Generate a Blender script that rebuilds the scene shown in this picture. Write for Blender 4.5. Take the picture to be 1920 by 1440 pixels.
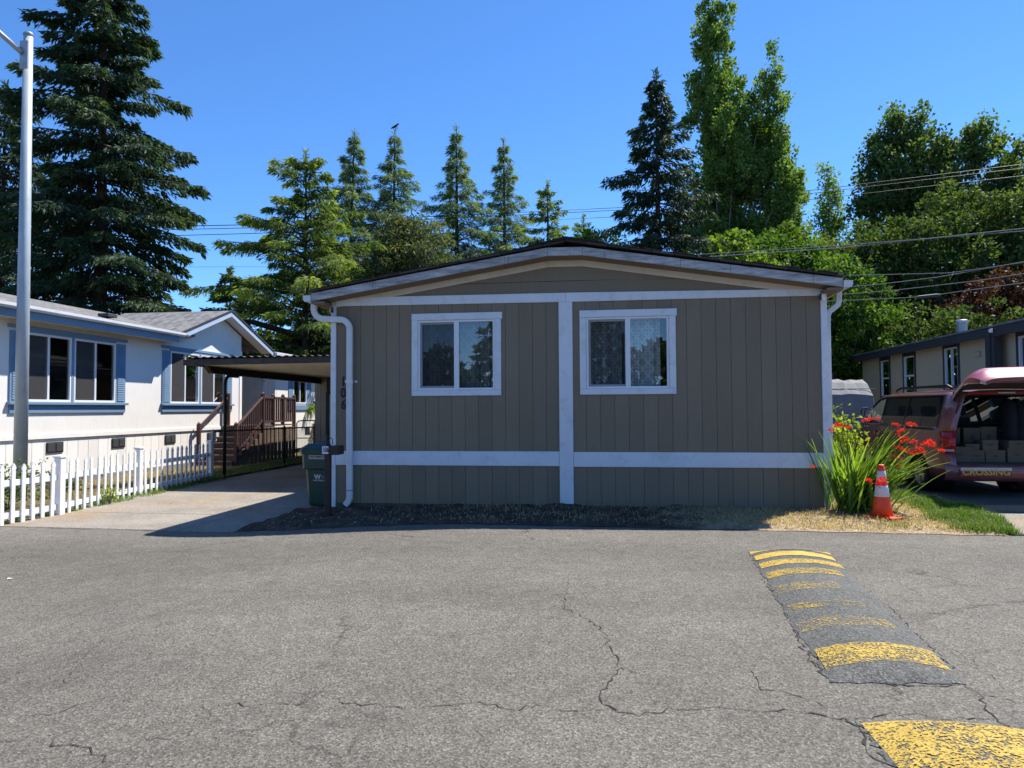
import bpy, bmesh, math, random
import numpy as np
from mathutils import Vector, Matrix

# ------------------------------------------------------------------ scene, camera, light
for o in list(bpy.data.objects):
    bpy.data.objects.remove(o, do_unlink=True)
SC = bpy.context.scene
COL = SC.collection
rad = math.radians

cam_d = bpy.data.cameras.new('camera')
cam = bpy.data.objects.new('camera', cam_d); COL.objects.link(cam)
cam_d.sensor_width = 36.0
cam_d.lens = 36.0 * 1330 / 1920
cam_d.clip_start = 0.05
cam_d.clip_end = 3000
_yaw, _pit, _rol = rad(7.8), rad(2.0), rad(0.3)
_fw = Vector((-math.sin(_yaw)*math.cos(_pit), math.cos(_yaw)*math.cos(_pit), math.sin(_pit)))
_r0 = Vector((math.cos(_yaw), math.sin(_yaw), 0)); _u0 = _r0.cross(_fw)
_rt = _r0*math.cos(_rol) - _u0*math.sin(_rol); _up = _u0*math.cos(_rol) + _r0*math.sin(_rol)
_m = Matrix((( _rt.x, _up.x, -_fw.x, 0), (_rt.y, _up.y, -_fw.y, 0), (_rt.z, _up.z, -_fw.z, 1.5), (0, 0, 0, 1)))
cam.matrix_world = _m
SC.camera = cam

SUN_TO = Vector((0.46, 0.44, 1.0)).normalized()
SUN_EL = math.asin(SUN_TO.z); SUN_AZ = math.atan2(SUN_TO.x, SUN_TO.y)
w = bpy.data.worlds.new('World'); SC.world = w; w.use_nodes = True
wn = w.node_tree; bg = wn.nodes['Background']
sky = wn.nodes.new('ShaderNodeTexSky'); sky.sky_type = 'NISHITA'
sky.sun_disc = False; sky.sun_elevation = SUN_EL; sky.sun_rotation = SUN_AZ
sky.altitude = 3000; sky.air_density = 1.0; sky.dust_density = 0.0; sky.ozone_density = 8.0
hs = wn.nodes.new('ShaderNodeHueSaturation'); hs.inputs['Saturation'].default_value = 1.1      # the phone's vivid rendering of the blue
wn.links.new(sky.outputs[0], hs.inputs['Color']); wn.links.new(hs.outputs[0], bg.inputs[0]); bg.inputs[1].default_value = 0.15
sun_d = bpy.data.lights.new('sun', 'SUN'); sun_d.energy = 4.8; sun_d.angle = rad(0.53)
sun_d.color = (1.0, 0.95, 0.87)
sun = bpy.data.objects.new('sun', sun_d); COL.objects.link(sun)
sun.rotation_euler = (-SUN_TO).to_track_quat('-Z', 'Y').to_euler()
sun.location = (20, 20, 40)
SC.view_settings.view_transform = 'Standard'; SC.view_settings.look = 'None'
SC.view_settings.gamma = 1.0; SC.view_settings.use_curve_mapping = False
SC.view_settings.exposure = 0.8
SC.cycles.max_bounces = 6; SC.cycles.diffuse_bounces = 3; SC.cycles.glossy_bounces = 3; SC.cycles.transmission_bounces = 3; SC.cycles.transparent_max_bounces = 10
SC.cycles.caustics_reflective = False; SC.cycles.caustics_refractive = False
SC.render.resolution_x = 1024; SC.render.resolution_y = 768

# ------------------------------------------------------------------ helpers
def tag(o, label=None, cat=None, group=None, kind=None):
    if label: o['label'] = label
    if cat: o['category'] = cat
    if group: o['group'] = group
    if kind: o['kind'] = kind
    return o

def thing(name, label, cat, loc=(0, 0, 0), rz=0, group=None):
    o = bpy.data.objects.new(name, None); COL.objects.link(o)
    o.empty_display_size = 0.2
    o.location = loc; o.rotation_euler = (0, 0, rz)
    return tag(o, label, cat, group)

class MB:
    """collects simple shapes into one mesh"""
    def __init__(s): s.v = []; s.f = []
    def add(s, vs, fs):
        n = len(s.v); s.v += [tuple(p) for p in vs]; s.f += [tuple(i + n for i in f) for f in fs]; return s
    def box(s, x0, x1, y0, y1, z0, z1):
        return s.add([(x0,y0,z0),(x1,y0,z0),(x1,y1,z0),(x0,y1,z0),(x0,y0,z1),(x1,y0,z1),(x1,y1,z1),(x0,y1,z1)],
              [(0,3,2,1),(4,5,6,7),(0,1,5,4),(1,2,6,5),(2,3,7,6),(3,0,4,7)])
    def hexa(s, p):     # 8 points, bottom 4 then top 4
        return s.add(p, [(0,3,2,1),(4,5,6,7),(0,1,5,4),(1,2,6,5),(2,3,7,6),(3,0,4,7)])
    def prism(s, poly, axis, a, b):
        """polygon in the two other axes, extruded along axis from a to b"""
        def P(u, w_, t):
            return {'x': (t, u, w_), 'y': (u, t, w_), 'z': (u, w_, t)}[axis]
        n = len(poly)
        vs = [P(u, q, a) for u, q in poly] + [P(u, q, b) for u, q in poly]
        fs = [tuple(range(n))[::-1], tuple(range(n, 2*n))] + [(i, (i+1) % n, n + (i+1) % n, n + i) for i in range(n)]
        return s.add(vs, fs)
    def tube(s, pts, r, n=8, cap=True):
        """round tube along pts, r number or list"""
        pts = [Vector(p) for p in pts]; rs = r if isinstance(r, (list, tuple)) else [r]*len(pts)
        base = len(s.v); ref = None
        for i, p in enumerate(pts):
            d = (pts[min(i+1, len(pts)-1)] - pts[max(i-1, 0)]).normalized()
            if ref is None:
                ref = Vector((1, 0, 0)) if abs(d.x) < .9 else Vector((0, 1, 0))
            a = (ref - d*ref.dot(d)).normalized(); b = d.cross(a); ref = a
            for k in range(n):
                t = 2*math.pi*k/n
                s.v.append(tuple(p + (a*math.cos(t) + b*math.sin(t))*rs[i]))
        for i in range(len(pts)-1):
            for k in range(n):
                s.f.append((base+i*n+k, base+i*n+(k+1) % n, base+(i+1)*n+(k+1) % n, base+(i+1)*n+k))
        if cap:
            s.f.append(tuple(base+k for k in range(n))[::-1]); e = base+(len(pts)-1)*n
            s.f.append(tuple(e+k for k in range(n)))
        return s
    def rect_tube(s, pts, hw, hd, nrm):
        """rectangular section swept in the plane whose normal is nrm"""
        pts = [Vector(p) for p in pts]; nrm = Vector(nrm); base = len(s.v)
        for i, p in enumerate(pts):
            d = (pts[min(i+1, len(pts)-1)] - pts[max(i-1, 0)]).normalized(); a = d.cross(nrm).normalized()
            for u, q in ((-1,-1),(1,-1),(1,1),(-1,1)):
                s.v.append(tuple(p + a*hw*u + nrm*hd*q))
        for i in range(len(pts)-1):
            for k in range(4):
                s.f.append((base+i*4+k, base+i*4+(k+1) % 4, base+(i+1)*4+(k+1) % 4, base+(i+1)*4+k))
        s.f.append((base+3, base+2, base+1, base)); e = base+(len(pts)-1)*4; s.f.append((e, e+1, e+2, e+3))
        return s
    def lathe(s, prof, n=24, c=(0, 0, 0), cap=True):
        base = len(s.v)
        for r, z in prof:
            for k in range(n):
                t = 2*math.pi*k/n; s.v.append((c[0]+r*math.cos(t), c[1]+r*math.sin(t), c[2]+z))
        for i in range(len(prof)-1):
            for k in range(n):
                s.f.append((base+i*n+k, base+i*n+(k+1) % n, base+(i+1)*n+(k+1) % n, base+(i+1)*n+k))
        if cap: s.f.append(tuple(base+k for k in range(n))[::-1]); e = base+(len(prof)-1)*n; s.f.append(tuple(e+k for k in range(n)))
        return s
    def mesh(s, name):
        me = bpy.data.meshes.new(name); me.from_pydata(s.v, [], s.f)
        bm = bmesh.new(); bm.from_mesh(me); bmesh.ops.recalc_face_normals(bm, faces=bm.faces); bm.to_mesh(me); bm.free()
        return me

def obj(name, mb, mat, parent=None, bevel=0, smooth=False, seg=1, local=False):
    """mesh from a collector; under a parent the coordinates are world ones unless local is set"""
    me = mb.mesh(name)
    o = bpy.data.objects.new(name, me); COL.objects.link(o)
    if mat: me.materials.append(mat)
    if smooth:
        for p in me.polygons: p.use_smooth = True
    if parent:
        o.parent = parent
        if not local:
            t = Vector((0, 0, 0)); q = parent
            if parent.type == 'EMPTY': t = Vector(parent.location)
            o.matrix_parent_inverse = Matrix.Translation(-t)
    if bevel:
        m = o.modifiers.new('bevel', 'BEVEL'); m.width = bevel; m.segments = seg; m.limit_method = 'ANGLE'; m.angle_limit = rad(40)
    return o

def bx(*a): return MB().box(*a)

def copy_part(src, parent, mat_local=None):
    c = src.copy(); COL.objects.link(c); c.parent = parent
    return c

def place(name, me, parent, M):
    """an object with shared mesh data, M is its world matrix, under an Empty that is only moved"""
    o = bpy.data.objects.new(name, me); COL.objects.link(o)
    if parent:
        o.parent = parent
        if parent.type == 'EMPTY': o.matrix_parent_inverse = Matrix.Translation(-Vector(parent.location))
    o.matrix_basis = M
    return o

def text_mesh(body, size, extrude=0.002, align='CENTER', bold=0.0, sx=1.0):
    cu = bpy.data.curves.new('lettering', 'FONT'); cu.body = body; cu.size = size; cu.extrude = extrude
    cu.align_x = align; cu.align_y = 'CENTER'; cu.offset = bold; cu.resolution_u = 3
    o = bpy.data.objects.new('lettering', cu); COL.objects.link(o)
    bpy.context.view_layer.update()
    me = bpy.data.meshes.new_from_object(o.evaluated_get(bpy.context.evaluated_depsgraph_get()))
    bpy.data.objects.remove(o, do_unlink=True)
    for v in me.vertices: v.co.x *= sx
    return me

def np_mesh(name, V, F, mat, tint=None):
    me = bpy.data.meshes.new(name); V = np.asarray(V, np.float32); F = np.asarray(F, np.int32)
    k = F.shape[1]; n = len(F)
    me.vertices.add(len(V)); me.vertices.foreach_set('co', V.ravel())
    me.loops.add(n*k); me.loops.foreach_set('vertex_index', F.ravel())
    me.polygons.add(n); me.polygons.foreach_set('loop_start', np.arange(0, n*k, k, dtype=np.int32))
    me.polygons.foreach_set('loop_total', np.full(n, k, np.int32))
    if tint is not None:
        a = me.attributes.new('tint', 'FLOAT', 'POINT'); a.data.foreach_set('value', np.asarray(tint, np.float32))
    me.update(calc_edges=True); me.validate()
    if mat: me.materials.append(mat)
    return me

def smooth01(a, b, x):
    t = min(1, max(0, (x-a)/(b-a))); return t*t*(3-2*t)
def gz(x, y=0):
    """the lot falls about 20 cm towards the driveway on the left"""
    return -0.2*(1-smooth01(-6.0, -1.6, x))
def road_edge(x): return 9.115 - 0.0316*x

# ------------------------------------------------------------------ materials
class NT:
    def __init__(s, name):
        s.m = bpy.data.materials.new(name); s.m.use_nodes = True; s.t = s.m.node_tree; s.t.nodes.clear()
        s.out = s.t.nodes.new('ShaderNodeOutputMaterial'); s._p = None
    def n(s, typ, ins=None, **kw):
        nd = s.t.nodes.new('ShaderNode'+typ)
        for k, v in kw.items(): setattr(nd, k, v)
        for k, v in (ins or {}).items():
            if isinstance(v, tuple) and len(v) == 2 and hasattr(v[0], 'outputs'): s.t.links.new(v[0].outputs[v[1]], nd.inputs[k])
            elif hasattr(v, 'outputs'): s.t.links.new(v.outputs[0], nd.inputs[k])
            else:
                if isinstance(v, tuple) and len(v) == 3 and nd.inputs[k].type == 'RGBA': v = v + (1,)
                nd.inputs[k].default_value = v
        return nd
    def pos(s):
        if s._p is None: s._p = s.n('NewGeometry')
        return (s._p, 'Position')
    def noise(s, scale, detail=3, rough=.55, vec=None, dist=0):
        return s.n('TexNoise', {'Vector': vec or s.pos(), 'Scale': scale, 'Detail': detail, 'Roughness': rough, 'Distortion': dist})
    def ramp(s, src, stops, interp='LINEAR'):
        r = s.n('ValToRGB', {'Fac': src}); r.color_ramp.interpolation = interp; e = r.color_ramp.elements
        while len(e) > 1: e.remove(e[-1])
        for i, (p, c) in enumerate(stops):
            if not isinstance(c, tuple): c = (c, c, c)
            x = e[0] if i == 0 else e.new(p)
            x.position = p; x.color = c + (1,) if len(c) == 3 else c
        return r
    def mix(s, fac, a, b, mode='MIX'):
        nd = s.n('Mix', data_type='RGBA', blend_type=mode)
        for idx, v in ((0, fac), (6, a), (7, b)):
            if isinstance(v, tuple) and len(v) == 2 and hasattr(v[0], 'outputs'): s.t.links.new(v[0].outputs[v[1]], nd.inputs[idx])
            elif hasattr(v, 'outputs'): s.t.links.new(v.outputs[2] if v.bl_idname == 'ShaderNodeMix' else v.outputs[0], nd.inputs[idx])
            else: nd.inputs[idx].default_value = (v + (1,)) if isinstance(v, tuple) and len(v) == 3 else v
        return nd
    def math(s, op, a, b=0.0, clamp=False):
        nd = s.n('Math', operation=op, use_clamp=clamp)
        for i, v in enumerate((a, b)):
            if isinstance(v, tuple) and hasattr(v[0], 'outputs'): s.t.links.new(v[0].outputs[v[1]], nd.inputs[i])
            elif hasattr(v, 'outputs'): s.t.links.new(v.outputs[0], nd.inputs[i])
            else: nd.inputs[i].default_value = v
        return nd
    def bsdf(s, color, rough=.6, metal=0, spec=.5, bump=None, bstr=.3, bdist=.01, **kw):
        p = s.n('BsdfPrincipled')
        def setin(k, v):
            if isinstance(v, tuple) and len(v) == 2 and hasattr(v[0], 'outputs'): s.t.links.new(v[0].outputs[v[1]], p.inputs[k])
            elif hasattr(v, 'outputs'): s.t.links.new(v.outputs[2] if v.bl_idname == 'ShaderNodeMix' else v.outputs[0], p.inputs[k])
            else: p.inputs[k].default_value = (v + (1,)) if isinstance(v, tuple) and len(v) == 3 else v
        setin('Base Color', color); setin('Roughness', rough); setin('Metallic', metal); setin('Specular IOR Level', spec)
        for k, v in kw.items(): setin(k, v)
        if bump is not None:
            b = s.n('Bump', {'Height': bump, 'Strength': bstr, 'Distance': bdist}); s.t.links.new(b.outputs[0], p.inputs['Normal'])
        return p
    def done(s, sh):
        s.t.links.new(sh.outputs[0], s.out.inputs[0]); return s.m

def M(name, col, rough=.6, metal=0, var=.12, scale=3., bump=.08, bscale=90., spec=.4, dirt=None, **kw):
    """plain painted or raw surface with uneven tone, fine grain and, if asked, blotches of dirt"""
    t = NT(name)
    n1 = t.noise(scale, 5); n2 = t.noise(bscale, 3)
    hi = tuple(min(1, c*(1+var)) for c in col); lo = tuple(c*(1-var) for c in col)
    c = t.ramp(n1, [(.25, lo), (.75, hi)])
    if dirt:
        d = t.ramp(t.noise(scale*2.7, 6, .65), [(.52, 0.0), (.75, dirt[0])])
        c = t.mix((d, 0), c, dirt[1])
    r = t.ramp(n2, [(.2, max(0, rough-.08)), (.8, min(1, rough+.08))])
    return t.done(t.bsdf(c, r, metal, spec, bump=n2, bstr=bump, bdist=.004, **kw))

def mat_asphalt(name, dark=1.0, paint=None, cracks=True, warm=1.0):
    t = NT(name)
    vor = t.n('TexVoronoi', {'Vector': t.pos(), 'Scale': 100., 'Randomness': 1.})
    sep = t.n('SeparateColor', {'Color': (vor, 'Color')})
    g = lambda v: (v*dark*1.06*warm, v*dark, v*dark*.86/warm)
    st = t.ramp(sep, [(0, g(.075)), (.2, g(.115)), (.55, g(.155)), (.85, g(.195)), (1, g(.27))])
    fine = t.ramp(t.noise(260, 2), [(.3, .72), (.7, 1.28)])
    c = t.mix(1.0, st, fine, 'MULTIPLY')
    big = t.ramp(t.noise(.55, 5, .6), [(.3, .84), (.7, 1.14)])
    c = t.mix(1.0, c, big, 'MULTIPLY')
    mid = t.ramp(t.noise(5.5, 4, .6), [(.3, .88), (.7, 1.1)])
    c = t.mix(1.0, c, mid, 'MULTIPLY')
    # long tyre-polished bands along the road
    mp = t.n('Mapping', {'Vector': t.pos(), 'Scale': (.06, .75, 1.)})
    band = t.ramp(t.noise(1., 3, .5, vec=mp), [(.35, .9), (.65, 1.07)])
    c = t.mix(1.0, c, band, 'MULTIPLY')
    # odd oil spots
    oil = t.ramp(t.noise(1.7, 3, .5), [(.72, 0.), (.78, .35)])
    c = t.mix((oil, 0), c, g(.05))
    if cracks:
        wob = t.noise(2.3, 5, .7)
        ad = t.n('VectorMath', {0: t.pos(), 1: (t.n('VectorMath', {0: (wob, 'Color'), 1: (.7, .7, 0.)}, operation='MULTIPLY'), 0)}, operation='ADD')
        ve = t.n('TexVoronoi', {'Vector': ad, 'Scale': .42}, feature='DISTANCE_TO_EDGE')
        k = t.ramp((ve, 'Distance'), [(0.0, .75), (.004, .4), (.008, 0.)])
        msk = t.ramp(t.noise(.8, 3, .6), [(.5, 0.), (.62, 1.)])
        c = t.mix((t.math('MULTIPLY', k, msk), 0), c, g(.025))
    h = t.math('ADD', (vor, 'Distance'), (t.noise(40, 3), 0))
    return t.done(t.bsdf(c, .88, 0, .25, bump=h, bstr=.55, bdist=.006))

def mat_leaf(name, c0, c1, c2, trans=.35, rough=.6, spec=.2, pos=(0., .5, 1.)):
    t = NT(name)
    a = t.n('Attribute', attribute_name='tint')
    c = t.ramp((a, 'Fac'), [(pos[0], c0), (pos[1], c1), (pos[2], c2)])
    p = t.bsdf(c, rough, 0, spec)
    tc = t.mix(1.0, c, (1.5, 1.6, .55), 'MULTIPLY')
    tr = t.n('BsdfTranslucent'); t.t.links.new(tc.outputs[2], tr.inputs[0])
    mx = t.n('MixShader', {0: trans, 1: p, 2: tr})
    return t.done(mx)

def mat_glass(name, tint=(1, 1, 1), ior=2.0, rough=0.0):
    """one thin pane: mirrors by Fresnel, else lets light through"""
    t = NT(name)
    fr = t.n('Fresnel', {'IOR': ior})
    g = t.n('BsdfGlossy', {'Color': (1., 1., 1., 1.), 'Roughness': rough})
    tr = t.n('BsdfTransparent', {'Color': tint + (1,)})
    return t.done(t.n('MixShader', {0: fr, 1: tr, 2: g}))

def mat_siding(name, col, var=.06, dirt=(.3, (.09, .075, .06)), zdirt=None):
    """painted wood siding: upright grain, faint stains"""
    t = NT(name)
    mp = t.n('Mapping', {'Vector': t.pos(), 'Scale': (60., 60., 2.2)})
    grain = t.noise(1., 4, .6, vec=mp)
    c = t.ramp(t.noise(1.1, 5, .6), [(.3, tuple(v*(1-var) for v in col)), (.7, tuple(v*(1+var) for v in col))])
    gr = t.ramp(grain, [(.3, .93), (.7, 1.05)])
    c = t.mix(1.0, c, gr, 'MULTIPLY')
    oi = t.n('ObjectInfo'); c = t.mix(1.0, c, t.ramp((oi, 'Random'), [(0., .93), (1., 1.07)]), 'MULTIPLY')
    if dirt:
        d = t.ramp(t.noise(2.6, 7, .7), [(.58, 0.), (.82, dirt[0])]); c = t.mix((d, 0), c, dirt[1])
        sp = t.ramp(t.noise(31, 2, .5), [(.76, 0.), (.79, .35)]); c = t.mix((sp, 0), c, dirt[1])
    return t.done(t.bsdf(c, .62, 0, .35, bump=grain, bstr=.22, bdist=.003))

def mat_shingle(name, col, axis=0):
    t = NT(name)
    mp = t.n('Mapping', {'Vector': t.pos(), 'Scale': (1., 1., 1.)})
    if axis: mp.inputs['Rotation'].default_value = (0, 0, rad(90))
    br = t.n('TexBrick', {'Vector': mp, 'Scale': 1.0, 'Color1': tuple(c*.7 for c in col)+(1,), 'Color2': tuple(c*1.3 for c in col)+(1,),
             'Mortar': tuple(c*.3 for c in col)+(1,), 'Mortar Size': .008, 'Brick Width': .32, 'Row Height': .14})
    n = t.ramp(t.noise(120, 3), [(.3, .75), (.7, 1.25)])
    c = t.mix(1.0, br, n, 'MULTIPLY')
    return t.done(t.bsdf(c, .9, 0, .2, bump=(br, 'Fac'), bstr=-.5, bdist=.01))

mt = {}
mt['asphalt'] = mat_asphalt('worn_asphalt', .82, warm=1.03)
mt['patch'] = mat_asphalt('dark_asphalt_patch', .7, cracks=False, warm=.95)
mt['drive_asphalt'] = mat_asphalt('driveway_asphalt', .6, cracks=True)
def _concrete():
    t = NT('old_concrete')
    c = t.ramp(t.noise(.9, 6, .65), [(.25, (.20, .175, .145)), (.5, (.27, .24, .2)), (.75, (.33, .295, .245))])
    rust = t.ramp(t.noise(.75, 4, .6, dist=.6), [(.5, 0.), (.68, .6)]); c = t.mix((rust, 0), c, (.3, .2, .1))
    vor = t.n('TexVoronoi', {'Vector': t.pos(), 'Scale': 90.}); sp = t.n('SeparateColor', {'Color': (vor, 'Color')})
    agg = t.ramp(sp, [(0, .5), (.4, .95), (1, 1.35)]); c = t.mix(1.0, c, agg, 'MULTIPLY')
    dk = t.ramp(t.noise(3.3, 6, .7), [(.58, 0.), (.8, .4)]); c = t.mix((dk, 0), c, (.12, .10, .085))
    return t.done(t.bsdf(c, .9, 0, .25, bump=t.noise(60, 5, .7), bstr=.5, bdist=.006))
mt['concrete'] = _concrete()
def _soil(name, cols, scale=4.):
    t = NT(name)
    c = t.ramp(t.noise(scale, 8, .72), [(.28, cols[0]), (.5, cols[1]), (.72, cols[2])])
    vor = t.n('TexVoronoi', {'Vector': t.pos(), 'Scale': 55.}); sp = t.n('SeparateColor', {'Color': (vor, 'Color')})
    c = t.mix(1.0, c, t.ramp(sp, [(0, .55), (.6, 1.), (1, 1.5)]), 'MULTIPLY')
    return t.done(t.bsdf(c, .95, 0, .15, bump=t.noise(38, 7, .75), bstr=.9, bdist=.02))
mt['ground'] = _soil('ground_soil', ((.07, .055, .04), (.13, .105, .075), (.2, .165, .115)))
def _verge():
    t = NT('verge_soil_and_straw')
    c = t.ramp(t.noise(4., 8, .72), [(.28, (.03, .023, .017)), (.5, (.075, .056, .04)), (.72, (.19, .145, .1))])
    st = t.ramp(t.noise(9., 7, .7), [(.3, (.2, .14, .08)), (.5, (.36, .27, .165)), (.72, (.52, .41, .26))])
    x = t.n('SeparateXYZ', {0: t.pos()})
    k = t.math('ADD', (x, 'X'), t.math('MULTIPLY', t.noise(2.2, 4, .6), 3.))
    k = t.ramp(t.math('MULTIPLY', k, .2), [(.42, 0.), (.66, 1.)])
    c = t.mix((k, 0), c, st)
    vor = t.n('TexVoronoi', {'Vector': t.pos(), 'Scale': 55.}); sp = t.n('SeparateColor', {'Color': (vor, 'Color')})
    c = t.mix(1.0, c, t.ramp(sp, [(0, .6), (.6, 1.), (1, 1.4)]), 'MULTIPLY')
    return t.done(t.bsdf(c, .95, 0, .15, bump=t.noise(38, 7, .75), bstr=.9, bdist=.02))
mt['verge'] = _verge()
mt['lawn_soil'] = _soil('lawn_soil', ((.06, .06, .03), (.14, .115, .06), (.26, .2, .11)))
mt['crack'] = M('crack_shadow_dirt', (.03, .027, .024), .95, bump=0)
mt['siding'] = mat_siding('taupe_siding_paint', (.222, .173, .115))
mt['groove'] = M('groove_backing', (.1, .085, .07), .9)
mt['trim'] = M('white_trim_paint', (.73, .74, .76), .55, var=.05, scale=2.2, bump=.12, dirt=(.35, (.33, .31, .29)))
mt['cream_trim'] = M('cream_paint_and_bounce', (.66, .6, .5), .6, var=.05, scale=2., bump=.1, dirt=(.35, (.3, .26, .2)))  # rake boards: warm reflected light is put into the colour
def _fascia():
    t = NT('weathered_fascia_paint')
    mp = t.n('Mapping', {'Vector': t.pos(), 'Scale': (1.2, 1., 7.)})
    c = t.ramp(t.noise(2.2, 7, .7, vec=mp), [(.3, (.16, .145, .13)), (.48, (.36, .35, .34)), (.68, (.6, .6, .6))])
    mq = t.n('Mapping', {'Vector': t.pos(), 'Scale': (34., 1., 1.3)})
    st = t.ramp(t.noise(1., 3, .6, vec=mq), [(.66, 0.), (.74, .75)]); c = t.mix((st, 0), c, (.06, .05, .045))
    return t.done(t.bsdf(c, .75, 0, .25, bump=t.noise(50, 4), bstr=.3, bdist=.004))
mt['fascia'] = _fascia()
mt['soffit'] = M('brown_soffit', (.2, .15, .105), .75, var=.12, scale=2.)
mt['roof_dark'] = mat_shingle('dark_roof_shingle', (.075, .068, .062))
mt['roof_grey'] = mat_shingle('grey_roof_shingle', (.2, .195, .19), 1)
mt['moss'] = M('roof_debris', (.11, .09, .06), .95, var=.5, scale=25)
mt['vinyl'] = M('white_vinyl_frame', (.78, .79, .8), .38, var=.03, bump=.02, spec=.5)
mt['vinyl_grey'] = M('grey_screen_frame', (.3, .3, .3), .45, var=.04, bump=.02)
mt['glass'] = mat_glass('window_glass')
mt['glass_dark'] = mat_glass('dim_window_glass', (.5, .53, .52), 1.7)
mt['glass_tint'] = mat_glass('privacy_glass', (.06, .065, .06), 1.7)
mt['glass_car'] = mat_glass('car_glass', (.72, .82, .78), 1.55)
def _screen():
    t = NT('insect_screen')
    d = t.bsdf((.035, .037, .04), .8, 0, .2); tr = t.n('BsdfTransparent')
    return t.done(t.n('MixShader', {0: .5, 1: tr, 2: d}))
mt['screen'] = _screen()
def _screen2():
    t = NT('grey_insect_screen'); d = t.bsdf((.1, .095, .095), .8, 0, .2); tr = t.n('BsdfTransparent')
    return t.done(t.n('MixShader', {0: .55, 1: tr, 2: d}))
mt['screen_grey'] = _screen2()
mt['room_reflect'] = M('room_pane_reflection', (.16, .14, .13), .9, var=.7, scale=1.6, bump=0)  # room made paler to stand in for reflections in the panes
def _curtain():
    t = NT('trellis_curtain')
    # quatrefoil-like trellis from two shifted ring grids in the cloth's own width and height
    s = t.n('SeparateXYZ', {0: t.pos()})
    def ring(ox, oz, r, wd, per=(.17, .2)):
        u = t.math('SUBTRACT', t.math('FRACT', t.math('MULTIPLY', t.math('ADD', (s, 'X'), ox), 1/per[0])), .5)
        q = t.math('SUBTRACT', t.math('FRACT', t.math('MULTIPLY', t.math('ADD', (s, 'Z'), oz), 1/per[1])), .5)
        d = t.math('SQRT', t.math('ADD', t.math('MULTIPLY', u, u), t.math('MULTIPLY', q, q)))
        return t.math('LESS_THAN', t.math('ABSOLUTE', t.math('SUBTRACT', d, r)), wd)
    k = t.math('MAXIMUM', ring(0, 0, .43, .035), ring(.085, .1, .43, .035))
    k = t.math('MAXIMUM', k, ring(0, 0, .16, .03))
    c = t.mix((k, 0), (.27, .3, .29), (.5, .53, .5))
    p = t.bsdf(c, .85, 0, .2)
    return t.done(p)
mt['curtain'] = _curtain()
mt['void'] = M('dark_room', (.03, .028, .026), .95, bump=0)
mt['black'] = M('black_plastic', (.014, .014, .015), .45, var=.1)
mt['number'] = M('black_number_paint', (.012, .012, .013), .5, bump=0)
mt['white_plastic'] = M('white_plastic', (.75, .75, .74), .4, bump=.02)
mt['bin'] = M('green_bin_plastic', (.013, .06, .042), .42, var=.15, scale=4, bump=.05, dirt=(.25, (.1, .12, .1)))
mt['bin_lid'] = M('dark_green_lid_plastic', (.014, .05, .046), .38, var=.15)
mt['sticker'] = M('pale_sticker', (.42, .42, .36), .6)
mt['brown_post'] = M('brown_painted_post', (.05, .028, .022), .7, var=.25, scale=9)
mt['white_siding'] = mat_siding('cream_white_siding', (.84, .81, .755), .03, dirt=(.12, (.4, .34, .26)))
mt['blue'] = M('slate_blue_trim_paint', (.17, .27, .39), .55, var=.06, bump=.05)
mt['footing'] = M('grey_footing', (.24, .235, .22), .9, var=.2, scale=6)
mt['gutter'] = M('white_gutter_metal', (.68, .68, .68), .4, var=.06, bump=.02, dirt=(.3, (.35, .33, .3)))
mt['vent'] = M('dark_vent_plastic', (.03, .033, .037), .5)
mt['blind'] = M('window_blind', (.5, .5, .47), .6, bump=0)
mt['galv'] = M('galvanised_steel', (.33, .36, .39), .5, .5, var=.16, scale=5, bump=.06, dirt=(.25, (.3, .28, .25)))
mt['concrete_pole'] = M('painted_steel_pole', (.36, .41, .44), .5, .1, var=.14, scale=4, dirt=(.4, (.4, .4, .38)))
mt['fence_vinyl'] = M('white_fence_vinyl', (.82, .82, .82), .4, var=.03, bump=.02, dirt=(.12, (.5, .45, .38)))
mt['dark_wood'] = M('dark_weathered_wood', (.06, .052, .048), .8, var=.35, scale=7, bump=.3)
mt['green_steel'] = M('dark_green_steel', (.012, .02, .018), .5, .2, var=.15)
mt['pan'] = M('cream_roof_pan', (.7, .63, .49), .55, var=.1, scale=2.5, dirt=(.5, (.16, .12, .07)))
mt['cream_siding'] = mat_siding('cream_shed_siding', (.46, .42, .33), .05)
mt['green_trim'] = M('dark_green_trim', (.02, .05, .042), .55)
mt['deck'] = M('red_brown_deck_stain', (.075, .036, .034), .65, var=.25, scale=6, bump=.15)
mt['deck_tread'] = M('brown_tread_stain', (.13, .085, .06), .7, var=.25, scale=6, bump=.15)
mt['deck_board'] = M('raw_grey_brown_board', (.16, .112, .075), .8, var=.35, scale=8, bump=.3)
mt['iron'] = M('dark_fence_iron', (.03, .03, .032), .5, .3)
mt['wire_mesh'] = M('galvanised_wire', (.2, .2, .19), .5, .5, bump=0)
mt['tan_siding'] = mat_siding('tan_siding', (.56, .475, .32), .05)
mt['charcoal'] = M('charcoal_trim_paint', (.05, .05, .055), .6, var=.12)
mt['tarp'] = M('grey_canvas_tarp', (.21, .21, .205), .85, var=.12, scale=3, bump=.3, bscale=18, dirt=(.4, (.13, .125, .12)))
mt['cone'] = M('orange_cone_rubber', (.85, .07, .012), .5, var=.08, scale=10, dirt=(.25, (.3, .05, .02)))
mt['reflective'] = M('white_reflective_band', (.62, .62, .64), .35, var=.12, scale=12, dirt=(.4, (.35, .33, .32)))
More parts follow.
